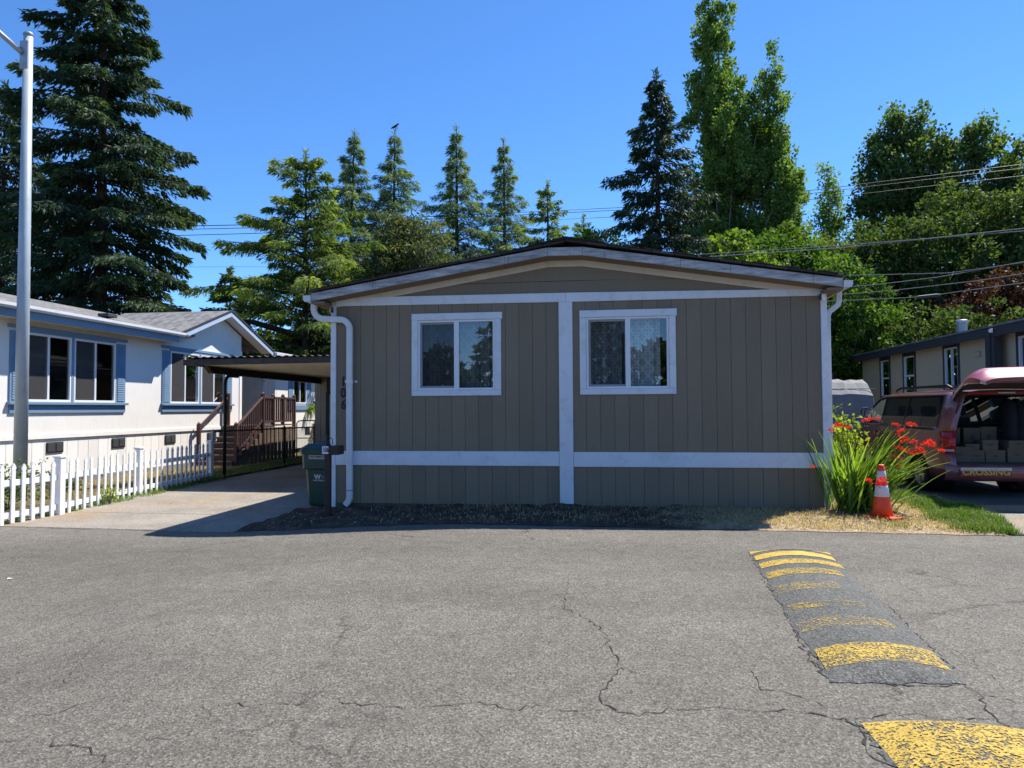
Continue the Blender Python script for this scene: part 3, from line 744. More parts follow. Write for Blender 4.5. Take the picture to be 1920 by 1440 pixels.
obj('ridge_cap', MB().prism([(-1.3, roofz(-1.3)+.036), (-.63, 4.02), (.02, roofz(.02)+.036), (-.1, roofz(-.1)+.058), (-.63, 4.068), (-1.15, roofz(-1.15)+.052)], 'y', 10.5, 25.31), mt['roof_dark'], home)
mb = MB()                                                        # torn flashing and debris at the low corners
for i in range(40):
    x = RNG.uniform(2.95, 3.36) if i % 2 else RNG.uniform(-4.66, -4.4); y = RNG.uniform(10.5, 10.75); s = RNG.uniform(.02, .07); z = roofz(x)+.022
    mb.add([(x, y, z), (x+s, y+.02, z+.01), (x+s*.4, y-.03, z+s*.5)], [(0, 1, 2)])
tag(obj('roof_debris', mb, mt['moss'], home), kind='stuff')
for s, xo in ((-1, -4.63), (1, 3.31)):
    P = [(0, 0), (.1, 0), (.125, .04), (.125, .095), (.115, .1), (.112, .045), (.095, .012), (.012, .012), (.012, .1), (0, .1)]
    poly = [(xo+s*u, 3.2+q) for u, q in P]
    mb = MB().prism(poly, 'y', 10.56, 25.2); mb.prism([(xo+s*u, 3.2+q) for u, q in P[:4]+[(0, .098)]], 'y', 10.545, 10.559)
    obj('gutter', mb, mt['gutter'], home)
    mb = bx(*(sorted((xo-s*.22, xo-s*.004))), 10.56, 25.2, 3.165, 3.2); obj('eave_board', mb, mt['soffit'], home)
def arc(c, r, a0, a1, n=6): return [(c[0]+r*math.cos(rad(a0+(a1-a0)*i/n)), c[1]+r*math.sin(rad(a0+(a1-a0)*i/n))) for i in range(n+1)]
yd = YW-.075
path = [(-4.69, 3.2), (-4.69, 3.14)] + arc((-4.53, 3.12), .16, 180, 262, 6) + [(-4.4, 2.945)] + arc((-4.25, 2.78), .16, 86, 0, 7) + [(-4.09, 2.4), (-4.09, 1.4), (-4.085, .16), (-4.087, .1)] + [(-4.11, .04), (-4.16, -.015)]
d = obj('downspout', MB().rect_tube([(x, yd, z) for x, z in path], .048, .034, (0, 1, 0)), mt['gutter'], home, bevel=.012, seg=2)
obj('elbow_seam', MB().rect_tube([(-4.086, yd, .235), (-4.086, yd, .215)], .0505, .0365, (0, 1, 0)), mt['vinyl_grey'], d)
obj('outlet', MB().rect_tube([(-4.158, yd, -.014), (-4.166, yd, -.022)], .04, .027, (0, 1, 0)), mt['black'], d)
mb = MB().box(-4.155, -4.145+.12, yd-.038, yd-.0345, 1.93, 1.965); mb.box(-4.185, -4.142, YW-.006, YW-.0025, 1.93, 1.965); mb.box(-4.035, -3.99, YW-.006, YW-.0025, 1.93, 1.965)
obj('strap', mb, mt['white_plastic'], d)
path = [(3.39, 3.2), (3.39, 3.12)] + arc((3.23, 3.1), .16, 0, -70, 6) + [(3.22, 2.9)]
path = [(3.385, 3.2), (3.385, 3.1)] + arc((3.27, 3.08), .115, 0, -62, 5) + [(3.25, 2.92), (3.225, 2.86), (3.22, 2.75), (3.22, .1)]
obj('downspout', MB().rect_tube([(x, 11.04, z) for x, z in path], .04, .034, (0, 1, 0)), mt['gutter'], home, bevel=.01)
for ch, x, z in (('1', -4.222, 1.945), ('0', -4.222, 1.76), ('6', -4.215, 1.575)):
    me = text_mesh(ch, .215, .004, bold=.005, sx=.86); me.materials.append(mt['number'])
    place('house_number', me, home, Matrix.Translation((x, YW-.008, z)) @ Matrix.Rotation(rad(90), 4, 'X'))
# windows of the taupe home
def slider(x0, x1, z0, z1, mid, mw, open_left=True, hdr=(.1, .11)):
    fr = MB(); y0, y1 = YW-.012, YW+.07; f = .032
    fr.box(x0, x1, y0, y1, z1-f, z1); fr.box(x0, x1, y0, y1, z0, z0+f); fr.box(x0, x0+f, y0, y1, z0+f, z1-f); fr.box(x1-f, x1, y0, y1, z0+f, z1-f)
    fr.box(mid, mid+mw, y0+.004, y1-.004, z0+f, z1-f)
    wobj = obj('window', fr, mt['vinyl'], home, bevel=.004)
    s = MB(); g = .032; a, b = x0+f, mid; c, d_ = z0+f, z1-f      # inner sash and screen frame on the left
    for q in ((a, b, c, c+g), (a, b, d_-g, d_), (a, a+g, c+g, d_-g)): s.box(q[0], q[1], YW+.012, YW+.034, q[2], q[3])
    obj('sash', s, mt['vinyl_grey'], wobj, bevel=.003)
    obj('screen', MB().add([(a, YW+.02, c), (b, YW+.02, c), (b, YW+.02, d_), (a, YW+.02, d_)], [(0, 1, 2, 3)]), mt['screen'], wobj)
    obj('pane', MB().add([(a, YW+.045, c), (b, YW+.045, c), (b, YW+.045, d_), (a, YW+.045, d_)], [(0, 1, 2, 3)]), mt['glass'], wobj)
    a, b = mid+mw, x1-f
    obj('pane', MB().add([(a, YW+.022, c), (b, YW+.022, c), (b, YW+.022, d_), (a, YW+.022, d_)], [(0, 1, 2, 3)]), mt['glass'], wobj)
    t = .1
    obj('casing', bx(x0-t, x1+t+.02, YW-.03, YW-.002, z1+.002, z1+hdr[1]), mt['trim'], wobj, bevel=.003)
    obj('casing', bx(x0-t, x1+t, YW-.026, YW-.002, z0-.09, z0-.002), mt['trim'], wobj, bevel=.003)
    obj('casing', bx(x0-t, x0-.002, YW-.026, YW-.002, z0, z1), mt['trim'], wobj, bevel=.003)
    obj('casing', bx(x1+.002, x1+t, YW-.026, YW-.002, z0, z1), mt['trim'], wobj, bevel=.003)
    return wobj
slider(-2.99, -1.76, 1.8, 2.9, -2.41, .08)
slider(-.34, .9, 1.8, 2.89, .25, .075)
def curtain(x0, x1, z0, z1, label, seed):
    r = random.Random(seed); mb = MB(); n = 60; ph = r.uniform(0, 6)
    for i in range(n+1):
        x = x0+(x1-x0)*i/n; y = YW+.2+.028*math.sin(x*34+ph+1.2*math.sin(x*9))+.012*math.sin(x*71)
        mb.v += [(x, y, z0), (x, y+.006*math.sin(i), z1)]
    mb.f = [(2*i, 2*i+2, 2*i+3, 2*i+1) for i in range(n)]
    tag(obj('curtain', mb, mt['curtain'], smooth=True), label, 'curtain', 'trellis curtains')
curtain(-3.0, -2.62, 1.75, 2.95, 'grey trellis-pattern curtain at the left side of the left window of the taupe home', 1)
curtain(-2.6, -1.72, 1.75, 2.95, 'pale trellis-pattern curtain filling most of the left window of the taupe home', 2)
curtain(-.38, .2, 1.75, 2.95, 'grey trellis-pattern curtain behind the screen of the right window of the taupe home', 3)
curtain(.24, .78, 1.75, 2.95, 'gathered trellis-pattern curtain in the clear pane of the right window of the taupe home', 4)
obj('room', MB().box(-4.2, 2.95, 11.6, 11.66, .9, 3.1), mt['void'], home)
# cameras at the two top corners
def sec_cam(loc, yaw, label):
    t = thing('security_camera', label, 'camera', loc, 0, 'security cameras under the eaves'); t.rotation_euler = (0, 0, yaw)
    b = obj('housing', MB().box(-.028, .028, -.05, .045, -.05, .05), mt['white_plastic'], t, bevel=.012, seg=2, local=True)
    obj('face_plate', MB().box(-.024, .024, -.058, -.0505, -.046, .046), mt['black'], t, bevel=.006, local=True)
    obj('lens', MB().tube([(0, -.0585, .02), (0, -.063, .02)], .012, 12), mt['glass_tint'], t, local=True)
    obj('bracket', MB().tube([(0, .04, 0), (0, .07, .0)], .012, 8), mt['white_plastic'], t, local=True)
sec_cam((-4.385, YW-.095, 3.09), rad(25), 'small white security camera at the top left corner of the taupe home')
sec_cam((3.09, YW-.095, 3.10), rad(-50), 'small white security camera at the top right corner of the taupe home')
# ------------------------------------------------------------------ white house with blue trim on the left
XW = -12.15
lh = thing('white_house', 'cream white house with slate blue window trim behind the picket fence', 'house', (XW, 18, -.2))
def xbox(x0, x1, y0, y1, z0, z1): return MB().box(x0, x1, y0, y1, z0, z1)
# walls: openings for the two window pairs are real
W1 = (13.3, 16.1, 1.7, 3.2); W2 = (18.25, 21.25, 1.7, 3.15)
def yz_wall(name, x0, x1, rects, mat, parent): 
    mb = MB()
    for y0, y1, z0, z1 in rects: mb.box(x0, x1, y0, y1, z0, z1)
    return obj(name, mb, mat, parent)
rects = sub_rect((5, 22.18, .9, 3.5), [(W1[0], W1[1], W1[2], W1[3]), (W2[0], W2[1], W2[2], W2[3])])
yz_wall('wall', XW-.12, XW, rects, mt['white_siding'], lh)
obj('wall', MB().prism([(18.2, 3.501), (22.18, 3.501), (22.18, 3.95), (20.75, 4.5), (18.2, 3.55)], 'x', XW-.12, XW-.001), mt['white_siding'], lh)
for i in range(52):                                            # skirt planks
    y0 = 5+i*.33; 
    if y0 > 22: break
    obj('skirt_plank', xbox(XW-.05, XW-.012, y0+.004, min(y0+.326, 22.17), -.02, .895), mt['white_siding'], lh, bevel=.003)
obj('skirt_backing', xbox(XW-.12, XW-.051, 5, 22.17, -.3, .897), mt['groove'], lh)
obj('footing', xbox(XW-.05, XW+.01, 5, 22.19, -.32, -.021), mt['footing'], lh)
obj('belt_trim', xbox(XW, XW+.025, 5, 22.18, .9, 1.0), mt['white_siding'], lh, bevel=.004)
obj('corner_trim', xbox(XW, XW+.022, 22.05, 22.2, 1.001, 3.45), mt['white_siding'], lh, bevel=.004)
for y in (14.2, 16.25, 18.36, 20.45):                          # louvred foundation vents
    v = obj('foundation_vent', xbox(XW-.012, XW+.012, y-.24, y+.24, .58, .82), mt['vent'], lh, bevel=.006)
    for k in (-1, 1): obj('grille', xbox(XW+.0121, XW+.02, y+k*.12-.095, y+k*.12+.095, .61, .79), mt['charcoal'], v, bevel=.004)
def lh_window(Y0, Y1, sets, shut, blinds):
    z0, z1 = 1.7, 3.17
    wo = obj('window', xbox(XW-.03, XW+.03, Y0-.0, Y1+.0, z1-.0, z1+.055), mt['blue'], lh)
    for a, b in sets:
        f = .05; m = MB(); x0, x1 = XW-.05, XW+.028
        m.box(x0, x1, a, b, z0, z0+f); m.box(x0, x1, a, b, z1-f, z1-.001); m.box(x0, x1, a, a+f, z0+f, z1-f); m.box(x0, x1, b-f, b, z0+f, z1-f)
        mid = (a+b)/2; m.box(x0+.005, x1-.005, mid-.03, mid+.03, z0+f, z1-f)
        obj('frame', m, mt['vinyl'], wo, bevel=.004)
        obj('pane', MB().add([(XW-.01, a+f, z0+f), (XW-.01, mid-.03, z0+f), (XW-.01, mid-.03, z1-f), (XW-.01, a+f, z1-f)], [(0, 1, 2, 3)]), mt['glass_dark'], wo)
        obj('pane', MB().add([(XW-.015, mid+.03, z0+f), (XW-.015, b-f, z0+f), (XW-.015, b-f, z1-f), (XW-.015, mid+.03, z1-f)], [(0, 1, 2, 3)]), mt['glass_dark'], wo)
        obj('screen', MB().add([(XW+.01, a+f, z0+f), (XW+.01, mid-.03, z0+f), (XW+.01, mid-.03, z1-f), (XW+.01, a+f, z1-f)], [(0, 1, 2, 3)]), mt['screen_grey'], wo)
        if blinds:
            bl = MB()
            for k in range(44):
                z = z0+.06+k*.032; bl.add([(XW-.09, a+.05, z), (XW-.09, b-.05, z), (XW-.072, b-.05, z+.022), (XW-.072, a+.05, z+.022)], [(0, 1, 2, 3)])
            tag(obj('blind_slats', bl, mt['blind'], wo), kind='stuff')
    ys = [Y0-shut, *[q for ab in sets for q in ab], Y1+shut]
    for a, b in zip(ys[2:-2:2], ys[3:-2:2]): obj('mullion', xbox(XW, XW+.035, a+.001, b-.001, z0, z1), mt['blue'], wo, bevel=.004)
    for a, b in ((Y0-shut, Y0-.002), (Y1+.002, Y1+shut)):
        s = obj('shutter', xbox(XW, XW+.03, a, b, z0, z1), mt['blue'], wo, bevel=.004)
        m = MB()
        for k in range(26):
            z = z0+.06+k*.053; m.hexa([(XW+.03, a+.06, z), (XW+.045, a+.06, z-.01), (XW+.045, b-.06, z-.01), (XW+.03, b-.06, z), (XW+.03, a+.06, z+.03), (XW+.034, a+.06, z+.03), (XW+.034, b-.06, z+.03), (XW+.03, b-.06, z+.03)])
        tag(obj('slats', m, mt['blue'], s), kind='stuff')
    obj('head_board', xbox(XW, XW+.045, Y0-shut-.05, Y1+shut+.05, z1+.056, z1+.13), mt['blue'], wo, bevel=.004)
    obj('sill', xbox(XW, XW+.09, Y0-shut-.05, Y1+shut+.05, z0-.06, z0-.002), mt['blue'], wo, bevel=.005)
    obj('sill_board', xbox(XW, XW+.035, Y0-shut, Y1+shut, z0-.24, z0-.062), mt['blue'], wo, bevel=.004)
lh_window(13.3, 16.08, [(13.3, 14.62), (14.7, 16.08)], .36, False)
lh_window(18.3, 21.2, [(18.3, 19.7), (19.8, 21.2)], .36, True)
obj('room', xbox(-13.6, -13.5, 12, 22, .9, 3.4), mt['room_reflect'], lh)
# eave, gutter, roofs
obj('soffit', xbox(XW+.001, -11.67, 5, 18.0, 3.4, 3.42), mt['cream_trim'], lh)
obj('fascia', xbox(-11.67, -11.645, 5, 17.95, 3.37, 3.53), mt['blue'], lh, bevel=.004)
obj('gutter', MB().prism([(-11.644, 3.53), (-11.55, 3.53), (-11.53, 3.57), (-11.53, 3.63), (-11.545, 3.63), (-11.56, 3.56), (-11.644, 3.56)], 'y', 5, 18.1), mt['gutter'], lh)
obj('roof', MB().hexa([(-11.62, 4.6, 3.56), (-11.62, 18.3, 3.56), (-16.2, 28.8, 4.64), (-16.2, 4.6, 4.64), (-11.62, 4.6, 3.61), (-11.62, 18.3, 3.61), (-16.2, 28.8, 4.69), (-16.2, 4.6, 4.69)]), mt['roof_grey'], lh)
obj('roof', MB().hexa([(-20.8, 4.6, 3.56), (-16.21, 4.6, 4.64), (-16.21, 28.8, 4.64), (-20.8, 28.8, 3.56), (-20.8, 4.6, 3.61), (-16.21, 4.6, 4.69), (-16.21, 28.8, 4.69), (-20.8, 28.8, 3.61)]), mt['roof_grey'], lh)
PK = (20.8, 4.58); FA = 18.02; FB = 23.6
def zr(y): return 3.55+(PK[1]-3.55)*(1-abs(y-PK[0])/(PK[0]-FA))
for a, b in ((FA, PK[0]-.002), (PK[0]+.002, FB)):
    obj('gable_roof', MB().hexa([(-15.4, a, zr(a)), (-11.72, a, zr(a)), (-11.72, b, zr(b)), (-15.4, b, zr(b)), (-15.4, a, zr(a)+.05), (-11.72, a, zr(a)+.05), (-11.72, b, zr(b)+.05), (-15.4, b, zr(b)+.05)]), mt['roof_grey'], lh)
    obj('bargeboard', MB().prism([(a, zr(a)-.14), (b, zr(b)-.14), (b, zr(b)+.02), (a, zr(a)+.02)], 'x', -11.75, -11.721), M('pale_blue_bargeboard', (.42, .52, .64), .55, var=.05), lh, bevel=.004)
    obj('gable_soffit', MB().prism([(a, zr(a)-.06), (b, zr(b)-.06), (b, zr(b)-.04), (a, zr(a)-.04)], 'x', XW, -11.76), mt['white_siding'], lh)
    obj('drip_edge', MB().prism([(a, zr(a)+.021), (b, zr(b)+.021), (b, zr(b)+.075), (a, zr(a)+.075)], 'x', -11.73, -11.7), mt['charcoal'], lh)
mb = MB().box(-12.9, -12.6, 16.4, 16.75, 3.9, 3.99); obj('roof_vent', mb, mt['charcoal'], lh, bevel=.01)
# recessed porch side, far wing with its own window
obj('porch_wall', xbox(-14.6, XW-.001, 24.6, 24.72, .0, 3.5), mt['white_siding'], lh)
obj('porch_wall', xbox(-14.0, -13.9, 22.19, 24.59, .0, 3.5), mt['white_siding'], lh)
obj('door_casing', xbox(-13.46, -12.5, 24.56, 24.598, 1.0, 3.1), mt['trim'], lh, bevel=.005)
dd = obj('door', xbox(-13.4, -12.56, 24.53, 24.559, 1.02, 3.04), mt['cream_trim'], lh, bevel=.005)
obj('handle', MB().lathe([(.0, 0), (.03, .01), (.03, .03), (0, .05)], 10, (-12.66, 24.5, 2.0)), mt['galv'], dd)
W3 = (26.1, 27.3, 1.75, 3.05)
yz_wall('wall', XW-.12, XW, sub_rect((24.73, 28.6, .0, 3.5), [W3]), mt['white_siding'], lh)
wo = obj('window', MB().box(XW-.03, XW+.02, 26.1, 26.15, 1.75, 3.05).box(XW-.03, XW+.02, 27.25, 27.3, 1.75, 3.05).box(XW-.03, XW+.02, 26.15, 27.25, 1.75, 1.8).box(XW-.03, XW+.02, 26.15, 27.25, 3.0, 3.05).box(XW-.03, XW+.02, 26.67, 26.72, 1.8, 3.0), mt['vinyl'], lh)
obj('pane', MB().add([(XW-.02, 26.1, 1.75), (XW-.02, 27.3, 1.75), (XW-.02, 27.3, 3.05), (XW-.02, 26.1, 3.05)], [(0, 1, 2, 3)]), mt['glass_dark'], wo)
for a in (25.68, 27.32): obj('shutter', xbox(XW, XW+.03, a, a+.4, 1.7, 3.1), mt['blue'], wo, bevel=.004)
obj('sill_board', xbox(XW, XW+.05, 25.65, 27.75, 1.5, 1.69), mt['blue'], wo, bevel=.004)
obj('foundation_vent', xbox(XW, XW+.012, 27.2, 27.65, .5, .8), mt['vent'], lh)
obj('back_wall', MB().box(-20.3, -13, 28.5, 28.6, 0, 3.5).box(-20.3, -20.2, 5, 28.49, 0, 3.5), mt['white_siding'], lh)
obj('wing_roof', MB().hexa([(-16, 23.62, 4.2), (-11.7, 23.62, 3.5), (-11.7, 28.9, 3.5), (-16, 28.9, 4.2), (-16, 23.62, 4.25), (-11.7, 23.62, 3.56), (-11.7, 28.9, 3.56), (-16, 28.9, 4.25)]), mt['roof_grey'], lh)
obj('wing_gutter', xbox(-11.7, -11.6, 23.62, 28.9, 3.42, 3.54), mt['gutter'], lh, bevel=.01)

# ------------------------------------------------------------------ porch deck and stairs of the white house
pd = thing('porch_stairs', 'red brown wooden porch stairs and railed landing with raw board skirting', 'stairs', (-10.8, 20, -.2))
zs = [-.15+1.17*(i+1)/7 for i in range(7)]
ys = [18.45+i*.25 for i in range(8)]
for i in range(7):
    obj('tread', xbox(-11.45, -10.36, ys[i]-.03, ys[i+1]+.02, zs[i]-.045, zs[i]), mt['deck_tread'], pd, bevel=.005)
    obj('riser', xbox(-11.43, -10.38, ys[i], ys[i]+.02, (zs[i-1] if i else -.15), zs[i]-.046), mt['deck'], pd)
for y in [20.22+.145*k for k in range(16)]: obj('deck_plank', xbox(-11.62, -10.3, y, y+.138, .98, 1.02), mt['deck_tread'], pd, bevel=.004)
for k in range(15):                                             # upright boards under the landing and stepping down below the stairs
    y = 18.62+k*.262
    top = .94 if y > 20.1 else max(.0, zs[min(6, max(0, int((y-18.45)/.25)))]-.08)
    obj('skirt_board', xbox(-10.33, -10.295, y, y+.19, -.2+.01*(k % 3), top), mt['deck_board'], pd, bevel=.006)
obj('stair_stringer', MB().prism([(18.4, -.15), (18.4, .02)]+[q for i in range(7) for q in ((ys[i], zs[i]-.05), (ys[i+1], zs[i]-.05))]+[(20.2, .6), (18.9, -.18)], 'x', -10.375, -10.34), mt['deck'], pd)
def newel(y, z0, z1, x=-10.33):
    n = obj('newel_post', xbox(x-.05, x+.05, y-.05, y+.05, z0, z1), mt['deck'], pd, bevel=.008)
    obj('cap', MB().lathe([(.065, 0), (.065, .025), (.03, .06), (.0, .085)], 4, (x, y, z1)), mt['deck'], n)
newel(18.6, -.17, 1.08); newel(20.22, .2, 2.0); newel(20.9, 1.02, 1.96); newel(21.6, 1.02, 1.96); newel(22.45, .0, 1.96)
obj('handrail', MB().hexa([(-10.37, 18.64, .98), (-10.29, 18.64, .98), (-10.29, 20.18, 1.87), (-10.37, 20.18, 1.87), (-10.37, 18.64, 1.05), (-10.29, 18.64, 1.05), (-10.29, 20.18, 1.94), (-10.37, 20.18, 1.94)]), mt['deck'], pd, bevel=.006)
obj('lower_rail', MB().hexa([(-10.36, 18.64, .2), (-10.3, 18.64, .2), (-10.3, 20.18, 1.15), (-10.36, 20.18, 1.15), (-10.36, 18.64, .27), (-10.3, 18.64, .27), (-10.3, 20.18, 1.22), (-10.36, 20.18, 1.22)]), mt['deck'], pd)
for k in range(11):
    y = 18.74+k*.132; zb = .24+(y-18.64)*.617; obj('baluster', xbox(-10.35, -10.31, y-.02, y+.02, zb, zb+.76), mt['deck'], pd, bevel=.003)
obj('handrail', xbox(-10.38, -10.28, 20.27, 22.4, 1.86, 1.93), mt['deck'], pd, bevel=.006)
obj('lower_rail', xbox(-10.36, -10.3, 20.27, 22.4, 1.1, 1.17), mt['deck'], pd)
for k in range(14):
    y = 20.4+k*.15
    if min(abs(y-q) for q in (20.9, 21.6)) < .07: continue
    obj('baluster', xbox(-10.35, -10.31, y-.03, y+.03, 1.171, 1.859), mt['deck'], pd, bevel=.003)
for x in (-11.5,):
    obj('handrail', MB().hexa([(x-.03, 18.64, .98), (x+.03, 18.64, .98), (x+.03, 20.18, 1.87), (x-.03, 20.18, 1.87), (x-.03, 18.64, 1.04), (x+.03, 18.64, 1.04), (x+.03, 20.18, 1.93), (x-.03, 20.18, 1.93)]), mt['deck'], pd)
    newel(20.22, .2, 2.0, x); newel(18.6, -.17, 1.08, x)

pd.location.x -= .5; pd.location.y += .9

# ------------------------------------------------------------------ carport and shed beside the taupe home
cp = thing('carport', 'flat carport with dark fascia and cream ribbed ceiling on a bent green post', 'carport', (-7.2, 18, -.2))
def cz(y): return 2.60
zt = 2.62
for k in range(9):                                              # roof pans running across, ribs hanging down
    y0 = 15.22+k*.82
    x1 = -5.9 if k < 2 else -4.47
    p = MB(); p.box(-9.6, x1, y0, y0+.81, zt, zt+.02)
    for q in (.0, .2, .4, .6): p.box(-9.6, x1, y0+q, y0+q+.035, zt-.05, zt-.001)
    tag(obj('roof_pan', p, mt['pan'], cp))
obj('fascia', MB().hexa([(-9.7, 15.1, 2.535), (-5.9, 15.1, 2.56), (-5.9, 15.2, 2.56), (-9.7, 15.2, 2.535), (-9.7, 15.1, 2.67), (-5.9, 15.1, 2.70), (-5.9, 15.2, 2.70), (-9.7, 15.2, 2.67)]), mt['dark_wood'], cp, bevel=.006)
obj('fascia', xbox(-5.895, -4.46, 15.1, 15.2, 2.565, 2.70), mt['dark_wood'], cp, bevel=.006)
obj('fascia', xbox(-9.68, -9.61, 15.21, 22.44, 2.54, 2.68), mt['dark_wood'], cp, bevel=.006)
mb = MB(); n = 160
for i in range(n+1):
    x = -9.74+5.27*i/n; mb.v += [(x, 15.05, 2.715+.018*math.sin(i*1.15)), (x, 22.7, 2.715+.018*math.sin(i*1.15))]
mb.f = [(2*i, 2*i+2, 2*i+3, 2*i+1) for i in range(n)]
for i in range(n+1): pass
cr = obj('corrugated_roof', mb, mt['dark_wood'], cp); sm = cr.modifiers.new('solid', 'SOLIDIFY'); sm.thickness = .004
# set-back bay: remove the strip of roof beyond the pans near the home is kept short
obj('beam', MB().prism([(15.95, 2.39), (15.72, 2.55), (22.6, 2.55), (22.6, 2.36)], 'x', -9.58, -9.46), mt['green_steel'], cp)
obj('beam', MB().prism([(16.9, 2.33), (16.55, 2.55), (22.6, 2.55), (22.6, 2.33)], 'x', -5.35, -5.2), mt['green_trim'], cp)
obj('post', MB().tube([(-9.52, 16.6, -.2), (-9.52, 16.6, 2.15)]+[(-9.52, 16.6+.22*(1-math.cos(rad(a))), 2.15+.22*math.sin(rad(a))) for a in (20, 45, 70, 90)]+[(-9.52, 17.2, 2.37)], .04, 12), mt['green_steel'], cp, smooth=True)
for y, z in ((18.5, 2.39), (20.9, 2.37)):
    obj('hook', MB().tube([(-9.52, y, z), (-9.52, y, z-.06), (-9.5, y, z-.1), (-9.46, y, z-.11), (-9.43, y, z-.08)], .008, 6), mt['iron'], cp)
sh = thing('cream_shed', 'cream sided shed with dark green door frame at the back of the carport', 'shed', (-7, 23.5, -.2))
SX0, SX1, SY = -9.68, -4.47, 22.45
for i in range(25):
    a = SX0+i*.208
    if -9.3 < a+.1 < -8.25: continue
    obj('siding_plank', xbox(a+.003, a+.205, SY-.02, SY-.001, -.15, 2.6), mt['cream_siding'], sh, bevel=.003)
obj('body', MB().box(SX0+.01, SX1-.01, SY, SY+.05, -.2, 2.61).box(SX0+.01, SX0+.06, SY+.051, 25.8, -.2, 2.61).box(SX0+.061, SX1-.01, 25.75, 25.8, -.2, 2.61), mt['groove'], sh)
dr = obj('door', xbox(-9.17, -8.38, SY-.03, SY-.001, -.12, 2.0), mt['cream_trim'], sh, bevel=.004)
obj('frame', MB().box(-9.29, -9.171, SY-.04, SY-.002, -.12, 2.1).box(-8.379, -8.27, SY-.04, SY-.002, -.12, 2.1).box(-9.17, -8.38, SY-.04, SY-.002, 2.001, 2.1), mt['green_trim'], dr)
obj('handle', MB().lathe([(.0, 0), (.03, .01), (.03, .03), (0, .05)], 10, (-9.05, SY-.06, .9)), mt['galv'], dr)
obj('roof', xbox(SX0-.1, SX1, SY-.05, 25.9, 2.612, 2.66), mt['roof_dark'], sh)

# ------------------------------------------------------------------ picket fence
pf = thing('picket_fence', 'white vinyl picket fence with spear tops along the driveway', 'fence', (-9.2, 13, -.2))
posts = [(-8.96, 8.1), (-8.93, 10.55), (-9.38, 13.15), (-9.66, 16.2)]
def picket_mesh(h):
    w_ = .032
    pr = [(-w_, 0), (w_, 0), (w_, h-.15), (w_*1.15, h-.13), (w_*.7, h-.115), (w_*1.25, h-.085), (w_*1.2, h-.06), (w_*.6, h-.025), (0, h), (-w_*.6, h-.025), (-w_*1.2, h-.06), (-w_*1.25, h-.085), (-w_*.7, h-.115), (-w_*1.15, h-.13), (-w_, h-.15)]
    me = MB().prism(pr, 'y', -.011, .011).mesh('picket'); me.materials.append(mt['fence_vinyl']); return me
pm = picket_mesh(.9)
def fz(x, y): return -.2
for (ax, ay), (bx_, by_) in zip(posts[:-1], posts[1:]):
    a = Vector((ax, ay, 0)); b = Vector((bx_, by_, 0)); d = (b-a); L = d.length; d.normalize(); ang = math.atan2(d.y, d.x)
    nrm = Vector((-d.y, d.x, 0))
    for z in (.14, .62):
        mb = MB(); p0 = a+d*.065; p1 = b-d*.065; t = .018; h = .045
        mb.hexa([tuple(p0-nrm*t+Vector((0, 0, -.2+z-h))), tuple(p1-nrm*t+Vector((0, 0, -.2+z-h))), tuple(p1+nrm*t+Vector((0, 0, -.2+z-h))), tuple(p0+nrm*t+Vector((0, 0, -.2+z-h))),
                 tuple(p0-nrm*t+Vector((0, 0, -.2+z+h))), tuple(p1-nrm*t+Vector((0, 0, -.2+z+h))), tuple(p1+nrm*t+Vector((0, 0, -.2+z+h))), tuple(p0+nrm*t+Vector((0, 0, -.2+z+h)))])
        obj('rail', mb, mt['fence_vinyl'], pf, bevel=.004)
    n = {0: 12, 1: 11, 2: 14}[posts.index((ax, ay))]
    for k in range(n):
        p = a+d*(L*(k+1)/(n+1))-nrm*.031
        place('picket', pm, pf, Matrix.Translation((p.x, p.y, -.19+.012*math.sin(k*2.1))) @ Matrix.Rotation(ang+rad(RNG.uniform(-2, 2)), 4, 'Z') @ Matrix.Rotation(rad(RNG.gauss(0, 1.0)), 4, 'Y'))
for i, (x, y) in enumerate(posts):
    p = obj('post', xbox(x-.06, x+.06, y-.06, y+.06, -.3, .74), mt['fence_vinyl'], pf, bevel=.006)
    obj('cap', MB().box(x-.072, x+.072, y-.072, y+.072, .741, .765).add([(x-.07, y-.07, .7655), (x+.07, y-.07, .7655), (x+.07, y+.07, .7655), (x-.07, y+.07, .7655), (x, y, .79)], [(0, 1, 4), (1, 2, 4), (2, 3, 4), (3, 0, 4)]), mt['fence_vinyl'], p)

# chain link fence behind the carport post
cl = thing('chain_link_fence', 'dark chain link fence running back beside the porch stairs', 'fence', (-9.6, 19.5, -.2))
cps = [(-9.72, 16.4), (-9.7, 20.25), (-9.72, 22.5)]
for i, (x, y) in enumerate(cps):
    obj('post', MB().tube([(x, y, -.3), (x, y, 1.0), (x, y, 1.03)], [.035, .035, .015], 10), mt['galv'] if i == 0 else mt['iron'], cl, smooth=True)
obj('top_rail', MB().tube([(x, y, .97-.02*i) for i, (x, y) in enumerate(cps)], .02, 8), mt['iron'], cl, smooth=True)
gx = -10.45; GW = .68
obj('gate_frame', MB().tube([(gx, 22.75, -.1), (gx, 22.75, 1.05), (gx+.05, 22.75, 1.12), (gx+.2, 22.75, 1.14), (gx+GW-.05, 22.75, 1.14), (gx+GW, 22.75, 1.1), (gx+GW, 22.75, -.1)], .02, 8), mt['iron'], cl, smooth=True)
obj('gate_rail', MB().tube([(gx, 22.75, .55), (gx+GW, 22.75, .55)], .016, 8), mt['iron'], cl)
mb = MB()
def ribbon(p, q, t=.004):
    p = Vector(p); q = Vector(q); mb.tube([p, q], t, 3, cap=False)
